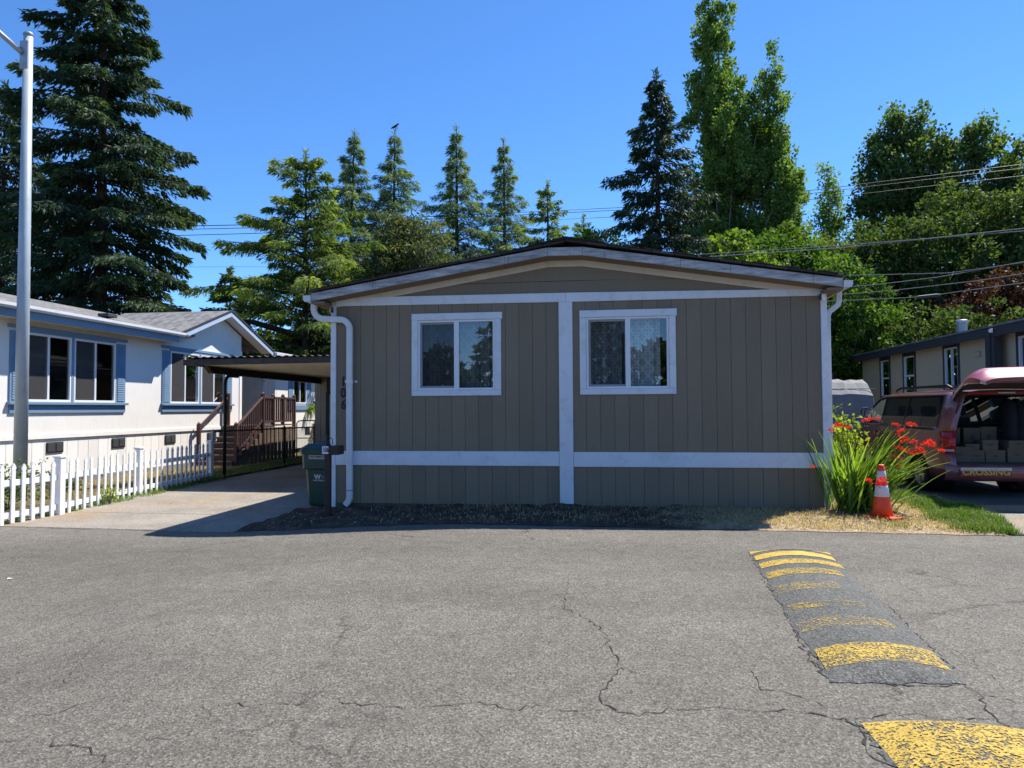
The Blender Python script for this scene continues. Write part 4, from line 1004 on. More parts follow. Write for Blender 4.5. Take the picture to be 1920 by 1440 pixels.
for (ax, ay), (bx_, by_) in zip(cps[:-1], cps[1:]):
    L = math.hypot(bx_-ax, by_-ay); n = int(L/.075); H = 1.08
    for k in range(-14, n+1):
        for s in (1, -1):
            u0 = k*.075; u1 = u0+H
            a0, z0 = (u0, -.12) if u0 >= 0 else (0, -.12-u0); a1, z1 = (u1, -.12+H) if u1 <= L else (L, -.12+H-(u1-L))
            if z1 <= z0 or a0 >= L: continue
            if s < 0: a0, a1 = L-a0, L-a1
            f = lambda a: (ax+(bx_-ax)*a/L, ay+(by_-ay)*a/L)
            ribbon((*f(a0), z0), (*f(a1), z1), .0022)
for k in range(-14, 16):
    for s in (1, -1):
        u0 = k*.075; u1 = u0+1.1; a0, z0 = (u0, 0) if u0 >= 0 else (0, -u0); a1, z1 = (u1, 1.1) if u1 <= GW else (GW, 1.1-(u1-GW))
        if z1 <= z0 or a0 >= GW: continue
        if s < 0: a0, a1 = GW-a0, GW-a1
        ribbon((gx+a0, 22.75, z0), (gx+a1, 22.75, z1), .0022)
tag(obj('wire_mesh', mb, mt['wire_mesh'], cl), kind='stuff')

# street light pole
lp = thing('street_light', 'tall pale grey tapered street light pole behind the picket fence', 'street light', (-11.12, 12.15, -.2))
obj('pole', MB().tube([(-11.12, 12.15, -.25), (-11.12, 12.15, 4), (-11.12, 12.15, 8.8)], [.122, .104, .08], 20), mt['concrete_pole'], lp, smooth=True)
obj('base_flange', MB().lathe([(.22, 0), (.22, .03), (.15, .05)], 20, (-11.12, 12.15, -.2)), mt['galv'], lp)
obj('cap', MB().lathe([(.09, 0), (.092, .03), (.07, .06)], 20, (-11.12, 12.15, 8.8)), mt['galv'], lp)
obj('arm_bracket', xbox(-11.2, -11.03, 12.03, 12.065, 8.1, 8.65), mt['galv'], lp, bevel=.01)
obj('arm', MB().tube([(-11.14, 12.03, 8.4), (-11.6, 11.7, 8.88), (-12.1, 11.3, 9.35), (-12.6, 10.9, 9.5)], [.05, .045, .04, .035], 12), mt['galv'], lp, smooth=True)
hd = obj('luminaire', MB().hexa([(-12.55, 10.75, 9.42), (-12.45, 10.9, 9.42), (-12.95, 10.5, 9.45), (-13.05, 10.38, 9.45), (-12.58, 10.8, 9.55), (-12.5, 10.92, 9.55), (-12.92, 10.52, 9.52), (-13.0, 10.42, 9.52)]), mt['galv'], lp, bevel=.02)

# ------------------------------------------------------------------ green wheelie bin
bn = thing('wheelie_bin', 'green wheeled yard debris bin with printed logo against the home corner', 'bin', (-4.93, 11.98, -.19), rad(-4)); bn['_'] = 1; del bn['_']
def ring(w, d, z, y0=0, c=.06):
    return [(-w+c, -d+y0, z), (w-c, -d+y0, z), (w, -d+c+y0, z), (w, d-c+y0, z), (w-c, d+y0, z), (-w+c, d+y0, z), (-w, d-c+y0, z), (-w, -d+c+y0, z)]
def loft(rings, cap=(True, True)):
    mb = MB(); n = len(rings[0])
    for r in rings: mb.v += r
    for i in range(len(rings)-1):
        for k in range(n): mb.f.append((i*n+k, i*n+(k+1) % n, (i+1)*n+(k+1) % n, (i+1)*n+k))
    if cap[0]: mb.f.append(tuple(range(n))[::-1])
    if cap[1]: mb.f.append(tuple((len(rings)-1)*n+k for k in range(n)))
    return mb
body = obj('body', loft([ring(.235, .26, .03), ring(.25, .275, .08), ring(.275, .32, .66), ring(.278, .322, .67), ring(.318, .355, .675), ring(.325, .36, .93)]), mt['bin'], bn, bevel=.012, seg=2, local=True)
obj('rim', loft([ring(.335, .37, .92), ring(.345, .38, .935), ring(.345, .38, .975), ring(.335, .37, .985)]), mt['bin'], bn, bevel=.006, local=True)
lid = obj('lid', loft([ring(.35, .39, .986), ring(.36, .4, 1.0, 0, .08), ring(.35, .39, 1.03, 0, .08), ring(.27, .3, 1.1, .02, .1), ring(.12, .16, 1.125, .04, .05)]), mt['bin_lid'], bn, smooth=False, local=True, bevel=.01, seg=2)
obj('lid_edge', loft([ring(.362, .402, .955, 0, .08), ring(.364, .404, 1.0, 0, .08)], (False, False)), mt['bin_lid'], lid, local=True)
obj('handle', MB().tube([(-.22, .4, .97), (-.22, .46, .98), (.22, .46, .98), (.22, .4, .97)], .016, 8), mt['bin_lid'], bn, local=True)
for s in (-1, 1):
    wv = obj('wheel', MB().tube([(s*.2, .26, .13), (s*.29, .26, .13)], .13, 24), mt['tyre'], bn, local=True, bevel=.015)
    obj('hub', MB().tube([(s*.291, .26, .13), (s*.297, .26, .13)], .06, 16), mt['bin'], wv, local=True)
obj('axle', MB().tube([(-.2, .26, .13), (.2, .26, .13)], .012, 8), mt['iron'], bn, local=True)
fy = lambda z: -(.275+(.32-.275)*(z-.08)/(.66-.08))
st = obj('sticker', MB().add([(-.17, -.364, .845), (.2, -.364, .845), (.2, -.364, .915), (-.17, -.364, .915)], [(0, 1, 2, 3)]), mt['sticker'], bn, local=True)
def btext(name, s, size, x, z, mat, bold=0, y=None, sx=1.):
    me = text_mesh(s, size, .0006, bold=bold, sx=sx); me.materials.append(mat)
    o = bpy.data.objects.new(name, me); COL.objects.link(o); o.parent = bn
    tilt = rad(90) if y is not None else rad(90)-math.atan((.32-.275)/(.66-.08))*-1
    o.location = (x, y if y is not None else fy(z)-.0035, z); o.rotation_euler = (rad(90)+ (0 if y is not None else math.atan(.045/.58)), 0, 0)
btext('lettering', 'YARD DEBRIS ONLY', .048, .015, .885, mt['number'], .0006, -.3655, .82)
btext('logo', 'W', .11, -.03, .535, mt['white_plastic'], .004)
btext('logo', 'M', .10, .075, .533, M('blue_grey_ink', (.12, .2, .3), .6, bump=0), .003)
btext('lettering', 'WASTE MANAGEMENT', .034, .06, .475, mt['white_plastic'], .0004)
# number post with a dark box, in front of the corner
np_ = thing('number_post', 'thin dark brown post with small number plate before the green bin', 'post', (-4.17, 10.12, -.1))
obj('post', xbox(-4.2, -4.115, 10.08, 10.165, -.15, .94), mt['brown_post'], np_, bevel=.006)
obj('mail_box', xbox(-4.135, -3.975, 10.06, 10.3, .83, .965), mt['brown_post'], np_, bevel=.008)
pl = obj('number_plate', xbox(-4.225, -4.115, 10.06, 10.075, .845, .96), mt['white_plastic'], np_, bevel=.003)
me = text_mesh('106', .1, .001, bold=.002, sx=.62); me.materials.append(mt['number']); o = place('numerals', me, np_, Matrix.Translation((-4.17, 10.058, .902)) @ Matrix.Rotation(rad(90), 4, 'X'))
obj('finial', MB().lathe([(.045, 0), (.05, .03), (.03, .06), (.012, .075)], 12, (-4.16, 10.12, .941)), mt['black'], np_)
obj('cable', MB().tube([(-4.165, 10.12, 1.0), (-4.18, 10.12, 1.06), (-4.17, 10.12, 1.12)], [.012, .016, .014], 8).tube([(-4.16, 10.12, 1.01), (-4.14, 10.12, 1.06), (-4.115, 10.12, 1.085), (-4.09, 10.12, 1.06), (-4.085, 10.12, .98)], .007, 6), mt['black'], np_)

# ------------------------------------------------------------------ traffic cone
cn = thing('traffic_cone', 'orange traffic cone with two worn white bands beside the red flowers', 'cone', (3.57, 10.03, .03), rad(12))
def cr_(z): return .135-(.135-.035)*(z/.7)
obj('base', loft([ring(.2, .2, 0, 0, .04), ring(.2, .2, .022, 0, .04), ring(.15, .15, .035, 0, .06)]), mt['cone'], cn, local=True, bevel=.004)
obj('body', MB().lathe([(cr_(z), z) for z in (.03, .15, .3, .45, .6, .695)]+[(.028, .705), (.02, .66)], 28), mt['cone'], cn, local=True, smooth=True)
for a, b in ((.285, .43), (.485, .62)):
    obj('reflective_band', MB().lathe([(cr_(a)+.0005, a), (cr_(a)+.002, a+.002), (cr_(b)+.002, b-.002), (cr_(b)+.0005, b)], 28), mt['reflective'], cn, local=True, smooth=True)

# ------------------------------------------------------------------ tan house on the right
rh = thing('tan_house', 'long tan house with charcoal trim and metal roof vent behind the minivan', 'house', (10.5, 24, 0))
XT = 10.5
def sy(y7): return y7*XT/7.55
def szz(z7): return 1.5+(z7-1.5)*XT/7.55
wins = [(sy(20.45), sy(21.05), 1.9, 3.28, 'v'), (sy(18.85), sy(19.48), 1.9, 3.28, 'v'), (sy(16.62), sy(17.24), 2.05, 3.32, 'h'), (sy(13.6), sy(14.3), 1.6, 3.3, 'h')]
mb = MB()
for q in sub_rect((17, sy(22.52), .0, 3.5), [w_[:4] for w_ in wins]): mb.box(XT, XT+.12, q[0], q[1], q[2], q[3])
obj('wall', mb, mt['tan_siding'], rh)
obj('wall', MB().box(XT+.121, 17, sy(22.52)-.12, sy(22.52)-.0, 0, 3.5).box(XT+.121, 17, 17, 17.12, 0, 3.5), mt['tan_siding'], rh)
obj('fascia', xbox(XT-.35, XT-.3, 16.6, sy(22.6), 3.36, 3.62), mt['charcoal'], rh, bevel=.006)
obj('soffit', xbox(XT-.299, XT-.001, 16.6, sy(22.6), 3.5, 3.52), mt['charcoal'], rh)
rf = obj('roof', MB().hexa([(XT-.38, 16.5, 3.62), (14.5, 16.5, 4.45), (14.5, sy(22.65), 4.45), (XT-.38, sy(22.65), 3.62), (XT-.38, 16.5, 3.67), (14.5, 16.5, 4.5), (14.5, sy(22.65), 4.5), (XT-.38, sy(22.65), 3.67)]), mt['roof_grey'], rh)
obj('vent_pipe', MB().lathe([(.15, 0), (.15, .4), (.175, .41), (.175, .51), (.15, .53)], 20, (11.25, sy(17.6), 3.75)), mt['galv'], rh, smooth=False)
for y0, y1, z0, z1, k in wins:
    m = MB(); t = .1
    m.box(XT-.03, XT-.001, y0-t, y1+t, z1, z1+t+.03).box(XT-.03, XT-.001, y0-t, y1+t, z0-t, z0-.001).box(XT-.03, XT-.001, y0-t, y0, z0, z1-.001).box(XT-.03, XT-.001, y1, y1+t, z0, z1-.001)
    wo = obj('window', m, mt['charcoal'], rh, bevel=.004)
    m = MB(); f = .045
    m.box(XT-.015, XT+.05, y0+.001, y1-.001, z1-f, z1-.001).box(XT-.015, XT+.05, y0+.001, y1-.001, z0+.001, z0+f).box(XT-.015, XT+.05, y0+.001, y0+f, z0+f, z1-f).box(XT-.015, XT+.05, y1-f, y1-.001, z0+f, z1-f)
    if k == 'v': m.box(XT-.012, XT+.045, y0+f, y1-f, (z0+z1)/2-.03, (z0+z1)/2+.03)
    else: m.box(XT-.012, XT+.045, (y0+y1)/2-.025, (y0+y1)/2+.025, z0+f, z1-f)
    obj('frame', m, mt['vinyl'], wo)
    obj('pane', MB().add([(XT+.02, y0, z0), (XT+.02, y1, z0), (XT+.02, y1, z1), (XT+.02, y0, z1)], [(0, 1, 2, 3)]), mt['glass_dark'], wo)
obj('room', xbox(XT+.8, XT+.85, 17.3, sy(22.3), .5, 3.4), mt['void'], rh)
obj('porch_post', xbox(XT-.36, XT-.16, sy(14.66), sy(14.98), 0, 3.355), mt['charcoal'], rh, bevel=.01)
obj('post_edge', xbox(XT-.4, XT-.361, sy(14.76), sy(14.9), .0, 3.5), mt['charcoal'], rh, bevel=.01)
obj('wall_vent', MB().prism([(sy(15.66), szz(2.52)), (sy(15.86), szz(2.52)), (sy(15.86), szz(2.62)), (sy(15.66), szz(2.62))], 'x', XT-.06, XT-.001), mt['tan_siding'], rh, bevel=.01)
sec_cam((XT-.45, sy(14.6), 3.5), rad(40), 'white security camera on the dark post of the tan house')

# ------------------------------------------------------------------ tarp covered trailer and dark shed roof behind it
tp = thing('covered_trailer', 'trailer under a sagging grey canvas cover behind the minivan', 'trailer', (5.6, 20.5, 0))
prof = [(19.9, .75), (19.86, 1.42), (19.92, 1.84), (20.35, 2.15), (20.75, 2.26), (21.5, 2.26), (22.2, 1.9), (22.3, .75)]
mb = MB(); nx = 22; r = random.Random(4)
for i in range(nx+1):
    x = 3.6+3.5*i/nx; e = 1 if i < nx-1 else (.985 if i == nx-1 else .9)
    for y, z in prof:
        mb.v.append((x-(.12 if i == nx else 0), 21+(y-21)*e+r.gauss(0, .008), .75+(z-.75)*e+r.gauss(0, .012)+.015*math.sin(x*5+z*4)))
m_ = len(prof); mb.f = [(i*m_+k, i*m_+k+1, (i+1)*m_+k+1, (i+1)*m_+k) for i in range(nx) for k in range(m_-1)]
mb.f.append(tuple(nx*m_+k for k in range(m_))); mb.f.append(tuple(range(m_))[::-1])
obj('canvas_cover', mb, mt['tarp'], tp)
obj('lower_skirt', xbox(3.65, 6.95, 19.95, 22.25, .62, 1.38), M('grey_lower_tarp', (.2, .195, .185), .85, var=.15, bump=.3, bscale=20), tp, bevel=.02)
obj('seam', MB().tube([(3.65, 20.1, 1.99), (5.2, 20.095, 1.985), (7.05, 20.1, 1.99)], .008, 5), mt['charcoal'], tp)
for y in (19.95, 22.2):
    obj('wheel', MB().tube([(5.2, y-.09, .32), (5.2, y+.09, .32)], .32, 20), mt['tyre'], tp)
obj('chassis', xbox(3.4, 6.9, 20.2, 22.0, .4, .6), mt['iron'], tp)
ds = thing('dark_shed', 'low shed with dark roof just visible behind the grey covered trailer', 'shed', (6, 27, 0))
obj('wall', xbox(4.6, 7.4, 26.2, 28.5, 0, 2.55), mt['cream_siding'], ds)
obj('fascia', xbox(4.45, 7.75, 26.0, 26.05, 2.45, 2.66), mt['charcoal'], ds)
obj('roof', MB().prism([(4.4, 2.66), (7.8, 2.66), (6.9, 3.0), (5.2, 3.0)], 'y', 26, 28.6), mt['roof_dark'], ds)

# ------------------------------------------------------------------ overhead cables
def cable(pts, r_, label, mat, sag=0):
    P = []; pts = [Vector(p) for p in pts]
    for a, b in zip(pts[:-1], pts[1:]):
        for k in range(8): P.append(a.lerp(b, k/8))
    P.append(pts[-1]); n = len(P)
    if sag: P = [p-Vector((0, 0, sag*4*(i/(n-1))*(1-i/(n-1)))) for i, p in enumerate(P)]
    return tag(obj('power_cable', MB().tube(P, r_, 6), mat, smooth=True), label, 'cable', 'overhead cables')
cable([(-60, 40, 13.0), (-34.5, 36, 11.9), (-18.9, 36, 11.58), (.96, 50, 15.6), (13.3, 47.5, 15.5), (24.3, 45, 15.73), (60, 37, 18)], .022, 'topmost overhead cable running across the whole sky behind the home', mt['cable'])
cable([(-60, 40, 12.8), (-34.5, 36, 11.68), (-18.9, 36, 11.41), (.96, 50, 15.42), (13.3, 47.5, 15.3), (24.3, 45, 15.5), (60, 37, 17.8)], .018, 'second overhead cable, close below the topmost one across the sky', mt['cable'])
cable([(-60, 40, 12.3), (-34.5, 36, 11.3), (-18.9, 36, 11.1), (.96, 50, 14.96), (13.3, 47.5, 14.9), (24.3, 45, 15.05), (60, 37, 17.2)], .018, 'third overhead cable, a little apart below the top pair', mt['cable'])
cable([(-60, 38, 10.3), (-25.2, 38, 9.86), (-16.5, 38, 9.6)], .008, 'faint thin cable in the blue gap right of the big dark spruce', mt['cable'])
cable([(2, 24, 6.45), (7.44, 24, 6.64), (12.92, 24, 7.06), (30, 24, 9)], .016, 'pale cable crossing the dark trees at right above the house eave', mt['cable_light'])
cable([(2, 24, 6.55), (7.44, 24, 6.72), (12.92, 24, 6.98), (30, 24, 8.8)], .012, 'pale cable running just under its neighbour across the dark trees at right', mt['cable_light'])
cable([(3, 20, 5.1), (6.79, 20, 5.03), (8.92, 20, 5.02), (10.74, 20, 5.24), (25, 20, 7.6)], .009, 'upper cable of the four dropping toward the purple tree', mt['cable_light'])
cable([(3, 20, 4.5), (7.19, 20, 4.77), (8.66, 20, 4.92), (10.74, 20, 5.26), (25, 20, 7.9)], .011, 'second of the four cables dropping toward the purple tree', mt['cable_light'])
cable([(3, 20, 4.35), (7.46, 20, 4.59), (9.57, 20, 4.79), (25, 20, 6.9)], .01, 'third of the four cables dropping toward the purple tree', mt['cable_light'])
c4 = cable([(3, 20, 4.3), (7.45, 20, 4.38), (8.32, 20, 4.41), (9.3, 20, 4.54), (25, 20, 6.4)], .01, 'lowest cable at right with a dark splice on it', mt['cable_light'])
obj('splice', MB().tube([(8.05, 20, 4.385), (8.15, 20, 4.395), (8.6, 20, 4.435), (8.7, 20, 4.45)], [.02, .045, .045, .02], 8), mt['cable'], c4)
cable([(-30, 34, 6.2), (-19.6, 34, 6.0), (-13.85, 34, 5.88), (-5, 34, 5.9)], .012, 'upper pale cable in front of the dark conifers above the carport', mt['cable_light'])
cable([(-30, 34, 5.8), (-19.6, 34, 5.65), (-13.85, 34, 5.53), (-5, 34, 5.5)], .012, 'lower pale cable in front of the dark conifers above the carport', mt['cable_light'])
# ------------------------------------------------------------------ maroon minivan with raised tailgate
van = thing('minivan', 'faded maroon minivan with its tailgate raised, parked beside the red flowers', 'minivan', (6.42, 12.56, .012), rad(1.0))
VX = .97
def lerp_tab(tab, y):
    for (a, va), (b, vb) in zip(tab[:-1], tab[1:]):
        if y <= b: 
            t = max(0, (y-a)/(b-a)); return va+(vb-va)*t
    return tab[-1][1]
HW = [(0, .80), (.04, .86), (.1, .915), (.2, .945), (.4, .96), (1.5, .97), (3.2, .97), (4.1, .94), (4.6, .88), (4.9, .78), (5.05, .62)]
ROOF = [(0, 1.755), (.3, 1.785), (1.5, 1.80), (2.8, 1.785), (3.2, 1.70), (3.6, 1.45), (4.02, 1.13), (4.4, 1.02), (4.8, .9), (5.05, .72)]
WT = [(0, 1.66), (.3, 1.675), (2.8, 1.68), (3.1, 1.63), (3.5, 1.42), (4.0, 1.12), (4.4, 1.0), (4.8, .88), (5.05, .7)]
BELT = [(0, 1.15), (2.8, 1.16), (3.6, 1.12), (4.0, 1.07), (4.4, .97), (4.8, .86), (5.05, .69)]
WHEELS = (1.03, 3.95)
def zbot(y):
    z = .29 if .3 < y < 4.6 else .36
    for c in WHEELS:
        d = abs(y-c)
        if d < .385: z = max(z, .32+math.sqrt(.385**2-d*d))
    return z
st_y = sorted({0, .04, .1, .2, .32, .36, .42, .5, 1.5, 1.62, 1.66, 1.8, 2.1, 2.4, 2.68, 2.72, 2.9, 3.1, 3.3, 3.5, 3.6, 4.02, 4.2, 4.4, 4.6, 4.8, 4.95, 5.05} | {round(c+q, 3) for c in WHEELS for q in (-.385, -.36, -.3, -.2, -.1, 0, .1, .2, .3, .36, .385)})
def section(y, s):
    hw = lerp_tab(HW, y); zb = zbot(y); be = lerp_tab(BELT, y); wt = max(be+.01, lerp_tab(WT, y)); rf = max(wt+.02, lerp_tab(ROOF, y))
    k = (wt-be)/.52
    zs_ = [zb, max(zb+.02, .5), max(zb+.04, .73), max(zb+.06, min(1.06, be-.04)), be, wt, wt+min(.05, (rf-wt)*.5), rf-.01, rf]
    xs_ = [hw-.04, hw-.005, hw, hw-.005, hw-.025, hw-.025-.14*k, hw-.03-.2*k, (hw-.2)*.55, 0]
    return [(s*x, y, z) for x, z in zip(xs_, zs_)]
def is_win(y0, y1, j):
    if j != 4: return None
    m = (y0+y1)/2
    if .36 < m < 1.62: return 'q'
    if 1.66 < m < 2.68: return 'm'
    if 2.72 < m < 3.6: return 'f'
    return None
bodyv = MB(); glass = {}; trimm = MB(); lamp = {-1: MB(), 1: MB()}
for s in (-1, 1):
    secs = [section(y, s) for y in st_y]
    for i in range(len(st_y)-1):
        for j in range(8):
            q = [secs[i][j], secs[i][j+1], secs[i+1][j+1], secs[i+1][j]]
            if s > 0: q = q[::-1]
            kind = is_win(st_y[i], st_y[i+1], j)
            if kind: glass.setdefault((s, kind), MB()).add(q, [(0, 1, 2, 3)])
            elif j == 4 and .32 <= st_y[i] < 3.6: trimm.add(q, [(0, 1, 2, 3)])
            elif j == 2 and st_y[i] < .2: lamp[s].add(q, [(0, 1, 2, 3)])
            elif j >= 5 and 2.85 < st_y[i] < 4.02: 
                if j >= 6: glass.setdefault((0, 'w'), MB()).add(q, [(0, 1, 2, 3)])
                else: bodyv.add(q, [(0, 1, 2, 3)])
            else: bodyv.add(q, [(0, 1, 2, 3)])
def weld(o, d=.0008):
    bm = bmesh.new(); bm.from_mesh(o.data); bmesh.ops.remove_doubles(bm, verts=bm.verts, dist=d); bmesh.ops.recalc_face_normals(bm, faces=bm.faces)
    bm.to_mesh(o.data); bm.free()
def skin(o, th=.03, smooth=True):
    weld(o)
    if smooth:
        for p in o.data.polygons: p.use_smooth = True
    m = o.modifiers.new('thickness', 'SOLIDIFY'); m.thickness = th; m.offset = -1
    return o
bd = obj('body', bodyv, mt['van'], van, local=True); 
weld(bd)
# recalc may flip an open shell: point the normals outward
def outward(o, c):
    me = o.data; bm = bmesh.new(); bm.from_mesh(me); tot = 0
    for f in bm.faces: tot += f.normal.dot(f.calc_center_median()-Vector(c))*f.calc_area()
    if tot < 0: bmesh.ops.reverse_faces(bm, faces=bm.faces)
    bm.to_mesh(me); bm.free()
outward(bd, (0, 2.5, .9))
for p in bd.data.polygons: p.use_smooth = True
m = bd.modifiers.new('thickness', 'SOLIDIFY'); m.thickness = .035; m.offset = -1
bd.data.materials.append(mt['interior']); m.material_offset = 1; m.material_offset_rim = 1
tr = obj('window_pillars', trimm, mt['trim_black'], van, local=True); weld(tr); outward(tr, (0, 2.5, 1.4)); m = tr.modifiers.new('thickness', 'SOLIDIFY'); m.thickness = .03; m.offset = -1
for (s, k), g in glass.items():
    o = obj({'w': 'windscreen'}.get(k, 'side_window'), g, mt['glass_tint'] if k in 'qm' and s < 0 else mt['glass_car'], van, local=True); weld(o)
    for p in o.data.polygons: p.use_smooth = True
for s in (-1, 1):
    o = obj('tail_light', lamp[s], mt['tail_red'], van, local=True); weld(o); outward(o, (0, .8, .9))
    for p in o.data.polygons: p.use_smooth = True
    m = o.modifiers.new('t', 'SOLIDIFY'); m.thickness = .02; m.offset = 1
    a = [section(y, s) for y in (0, .04, .1, .2)]
    q = MB()
    for i in range(3):
        def up(p, z): return (p[0]+s*.024, p[1]-.012, z)
        q.add([up(a[i][2], .745), up(a[i+1][2], .745), up(a[i+1][2], .785), up(a[i][2], .785)], [(0, 1, 2, 3)])
    obj('reversing_lens', q, mt['tail_clear'], o, local=True)
# bumper, sill, sticker
bp = MB(); xs_ = [-.95, -.9, -.8, -.5, 0, .5, .8, .9, .95]
def bprof(x):
    c = (abs(x)/.95)**3; y0 = -.12+.16*c; y1 = .30 if abs(x) > .88 else .05
    return [(x, y1, .29), (x, y0+.05, .27), (x, y0+.01, .33), (x, y0, .43), (x, y0+.005, .50), (x, y0+.05, .535), (x, y1+.02, .545)]
for x in xs_: bp.v += bprof(x)
bp.f = [(i*7+k, (i+1)*7+k, (i+1)*7+k+1, i*7+k+1) for i in range(len(xs_)-1) for k in range(6)]
o = obj('rear_bumper', bp, mt['van'], van, local=True, smooth=True)
obj('load_sill', MB().box(-.8, .8, .02, .12, .40, .56), mt['interior'], van, local=True)
stk = obj('bumper_sticker', MB().box(-.79, -.02, -.1285, -.121, .355, .495), mt['sticker_red'], van, local=True)
obj('sunlit_top', MB().box(-.79, -.02, -.1295, -.1286, .445, .496), mt['sticker_glare'], stk, local=True)  # pale strip painted as sunlight along the sticker's upper half
me = text_mesh('CROSSING', .135, .0008, bold=.003, sx=1.0); me.materials.append(mt['sticker_yellow'])
xs0 = [v.co.x for v in me.vertices]; k = .72/(max(xs0)-min(xs0))
for v in me.vertices: v.co.x *= k
o = bpy.data.objects.new('lettering', me); COL.objects.link(o); o.parent = van; o.location = (-.405, -.1305, .42); o.rotation_euler = (rad(90), 0, 0)
# floor, inner panels, header
obj('floor', MB().box(-.88, .88, .1, 3.4, .5, .555), mt['interior'], van, local=True)
obj('roof_header', MB().box(-.78, .78, .03, .1, 1.665, 1.735), mt['trim_black'], van, local=True, bevel=.01)
hl = obj('brake_light_bar', MB().box(-.6, .6, -.005, .029, 1.69, 1.725), mt['tail_red'], van, local=True, bevel=.008)
obj('lens', MB().box(-.13, .13, -.012, -.0055, 1.695, 1.72), mt['tail_clear'], hl, local=True)
for s in (-1, 1):
    obj('inner_panel', MB().box(*sorted((s*.84, s*.90)), .12, 3.3, .556, 1.13), mt['interior'], van, local=True)
    obj('wheel_house', MB().box(*sorted((s*.66, s*.839)), .7, 1.4, .556, .8), mt['interior'], van, local=True, bevel=.04, seg=2)
def seat(x, y, w_):
    o = obj('seat', MB().box(x-w_, x+w_, y, y+.5, .62, .78).hexa([(x-w_, y-.02, .78), (x+w_, y-.02, .78), (x+w_, y+.14, .78), (x-w_, y+.14, .78), (x-w_*.9, y-.16, 1.28), (x+w_*.9, y-.16, 1.28), (x+w_*.9, y-.06, 1.28), (x-w_*.9, y-.06, 1.28)]), mt['seat'], van, local=True, bevel=.05, seg=2)
    obj('headrest', MB().box(x-.13, x+.13, y-.19, y-.09, 1.31, 1.5), mt['seat'], o, local=True, bevel=.04, seg=2)
seat(-.5, 1.75, .26); seat(-.5, 2.75, .26); seat(.5, 2.75, .26)
obj('dashboard', MB().box(-.88, .88, 3.45, 3.95, .6, 1.02), mt['interior'], van, local=True, bevel=.05)
# panel gaps, door rail and handles
def gap(ys_, js, s, name, mat, off=.0015, w_=.004):
    mb = MB()
    for y in ys_:
        A = section(y-w_, s); B = section(y+w_, s)
        for j in range(js[0], js[1]):
            q = [A[j], A[j+1], B[j+1], B[j]]; mb.add([(p[0]+s*off, p[1], p[2]) for p in q], [(0, 1, 2, 3)])
    return obj(name, mb, mat, van, local=True)
for s in (-1, 1):
    gap((1.62, 2.70, 3.62), (0, 4), s, 'door_gap', mt['trim_black'])
    obj('sliding_rail', MB().box(*sorted((s*.955, s*.962)), .45, 1.62, 1.10, 1.125), mt['trim_black'], van, local=True)
    obj('rub_strip', MB().box(*sorted((s*.969, s*.982)), 1.5, 3.45, .60, .66), mt['van'], van, local=True, bevel=.005)
    for y in (1.78, 2.82): obj('door_handle', MB().box(*sorted((s*.96, s*.985)), y, y+.16, .98, 1.01), mt['trim_black'], van, local=True, bevel=.005)
# wheels
def wheel(x, y, r_, sgn):
    t = obj('wheel', MB().lathe([(.19, -.1), (r_-.03, -.1), (r_-.008, -.085), (r_, -.05), (r_, .05), (r_-.008, .085), (r_-.03, .1), (.215, .1), (.205, .04)], 36, cap=False), mt['tyre'], van, local=True, smooth=False, bevel=.0)
    M_ = Matrix.Translation((x, y, r_)) @ Matrix.Rotation(rad(90)*sgn, 4, 'Y'); t.data.transform(M_)
    rim = MB().lathe([(.215, .03), (.225, .085), (.215, .09), (.2, .06), (.2, .03)], 32)
    for k in range(5):
        a = 2*math.pi*k/5+.3
        for da in (-.11, .11):
            c0, s0 = math.cos(a+da*.5), math.sin(a+da*.5); c1, s1 = math.cos(a+da*1.8), math.sin(a+da*1.8); nx_, ny_ = -math.sin(a), math.cos(a); w0 = .016
            rim.hexa([(c0*.04-nx_*w0, s0*.04-ny_*w0, .05), (c1*.21-nx_*w0, s1*.21-ny_*w0, .055), (c1*.21+nx_*w0, s1*.21+ny_*w0, .055), (c0*.04+nx_*w0, s0*.04+ny_*w0, .05),
                      (c0*.04-nx_*w0, s0*.04-ny_*w0, .085), (c1*.21-nx_*w0, s1*.21-ny_*w0, .082), (c1*.21+nx_*w0, s1*.21+ny_*w0, .082), (c0*.04+nx_*w0, s0*.04+ny_*w0, .085)])
    rim.lathe([(.05, .05), (.05, .088), (.03, .095)], 16)
    rm = obj('rim', rim, mt['rim'], t, local=True); rm.data.transform(M_)
    dk = obj('brake_disc', MB().lathe([(.2, .0), (.2, .02)], 24), mt['iron'], t, local=True); dk.data.transform(M_)
for c in WHEELS:
    wheel(-.84, c, .325, -1); wheel(.84, c, .325, 1)
# dark wheel wells
for c in WHEELS:
    for s in (-1, 1):
        obj('wheel_well', MB().tube([(s*.5, c, .34), (s*.9, c, .34)], .383, 24, cap=False), mt['trim_black'], van, local=True)
obj('underbody', MB().box(-.6, .6, .2, 4.7, .27, .36), mt['trim_black'], van, local=True)
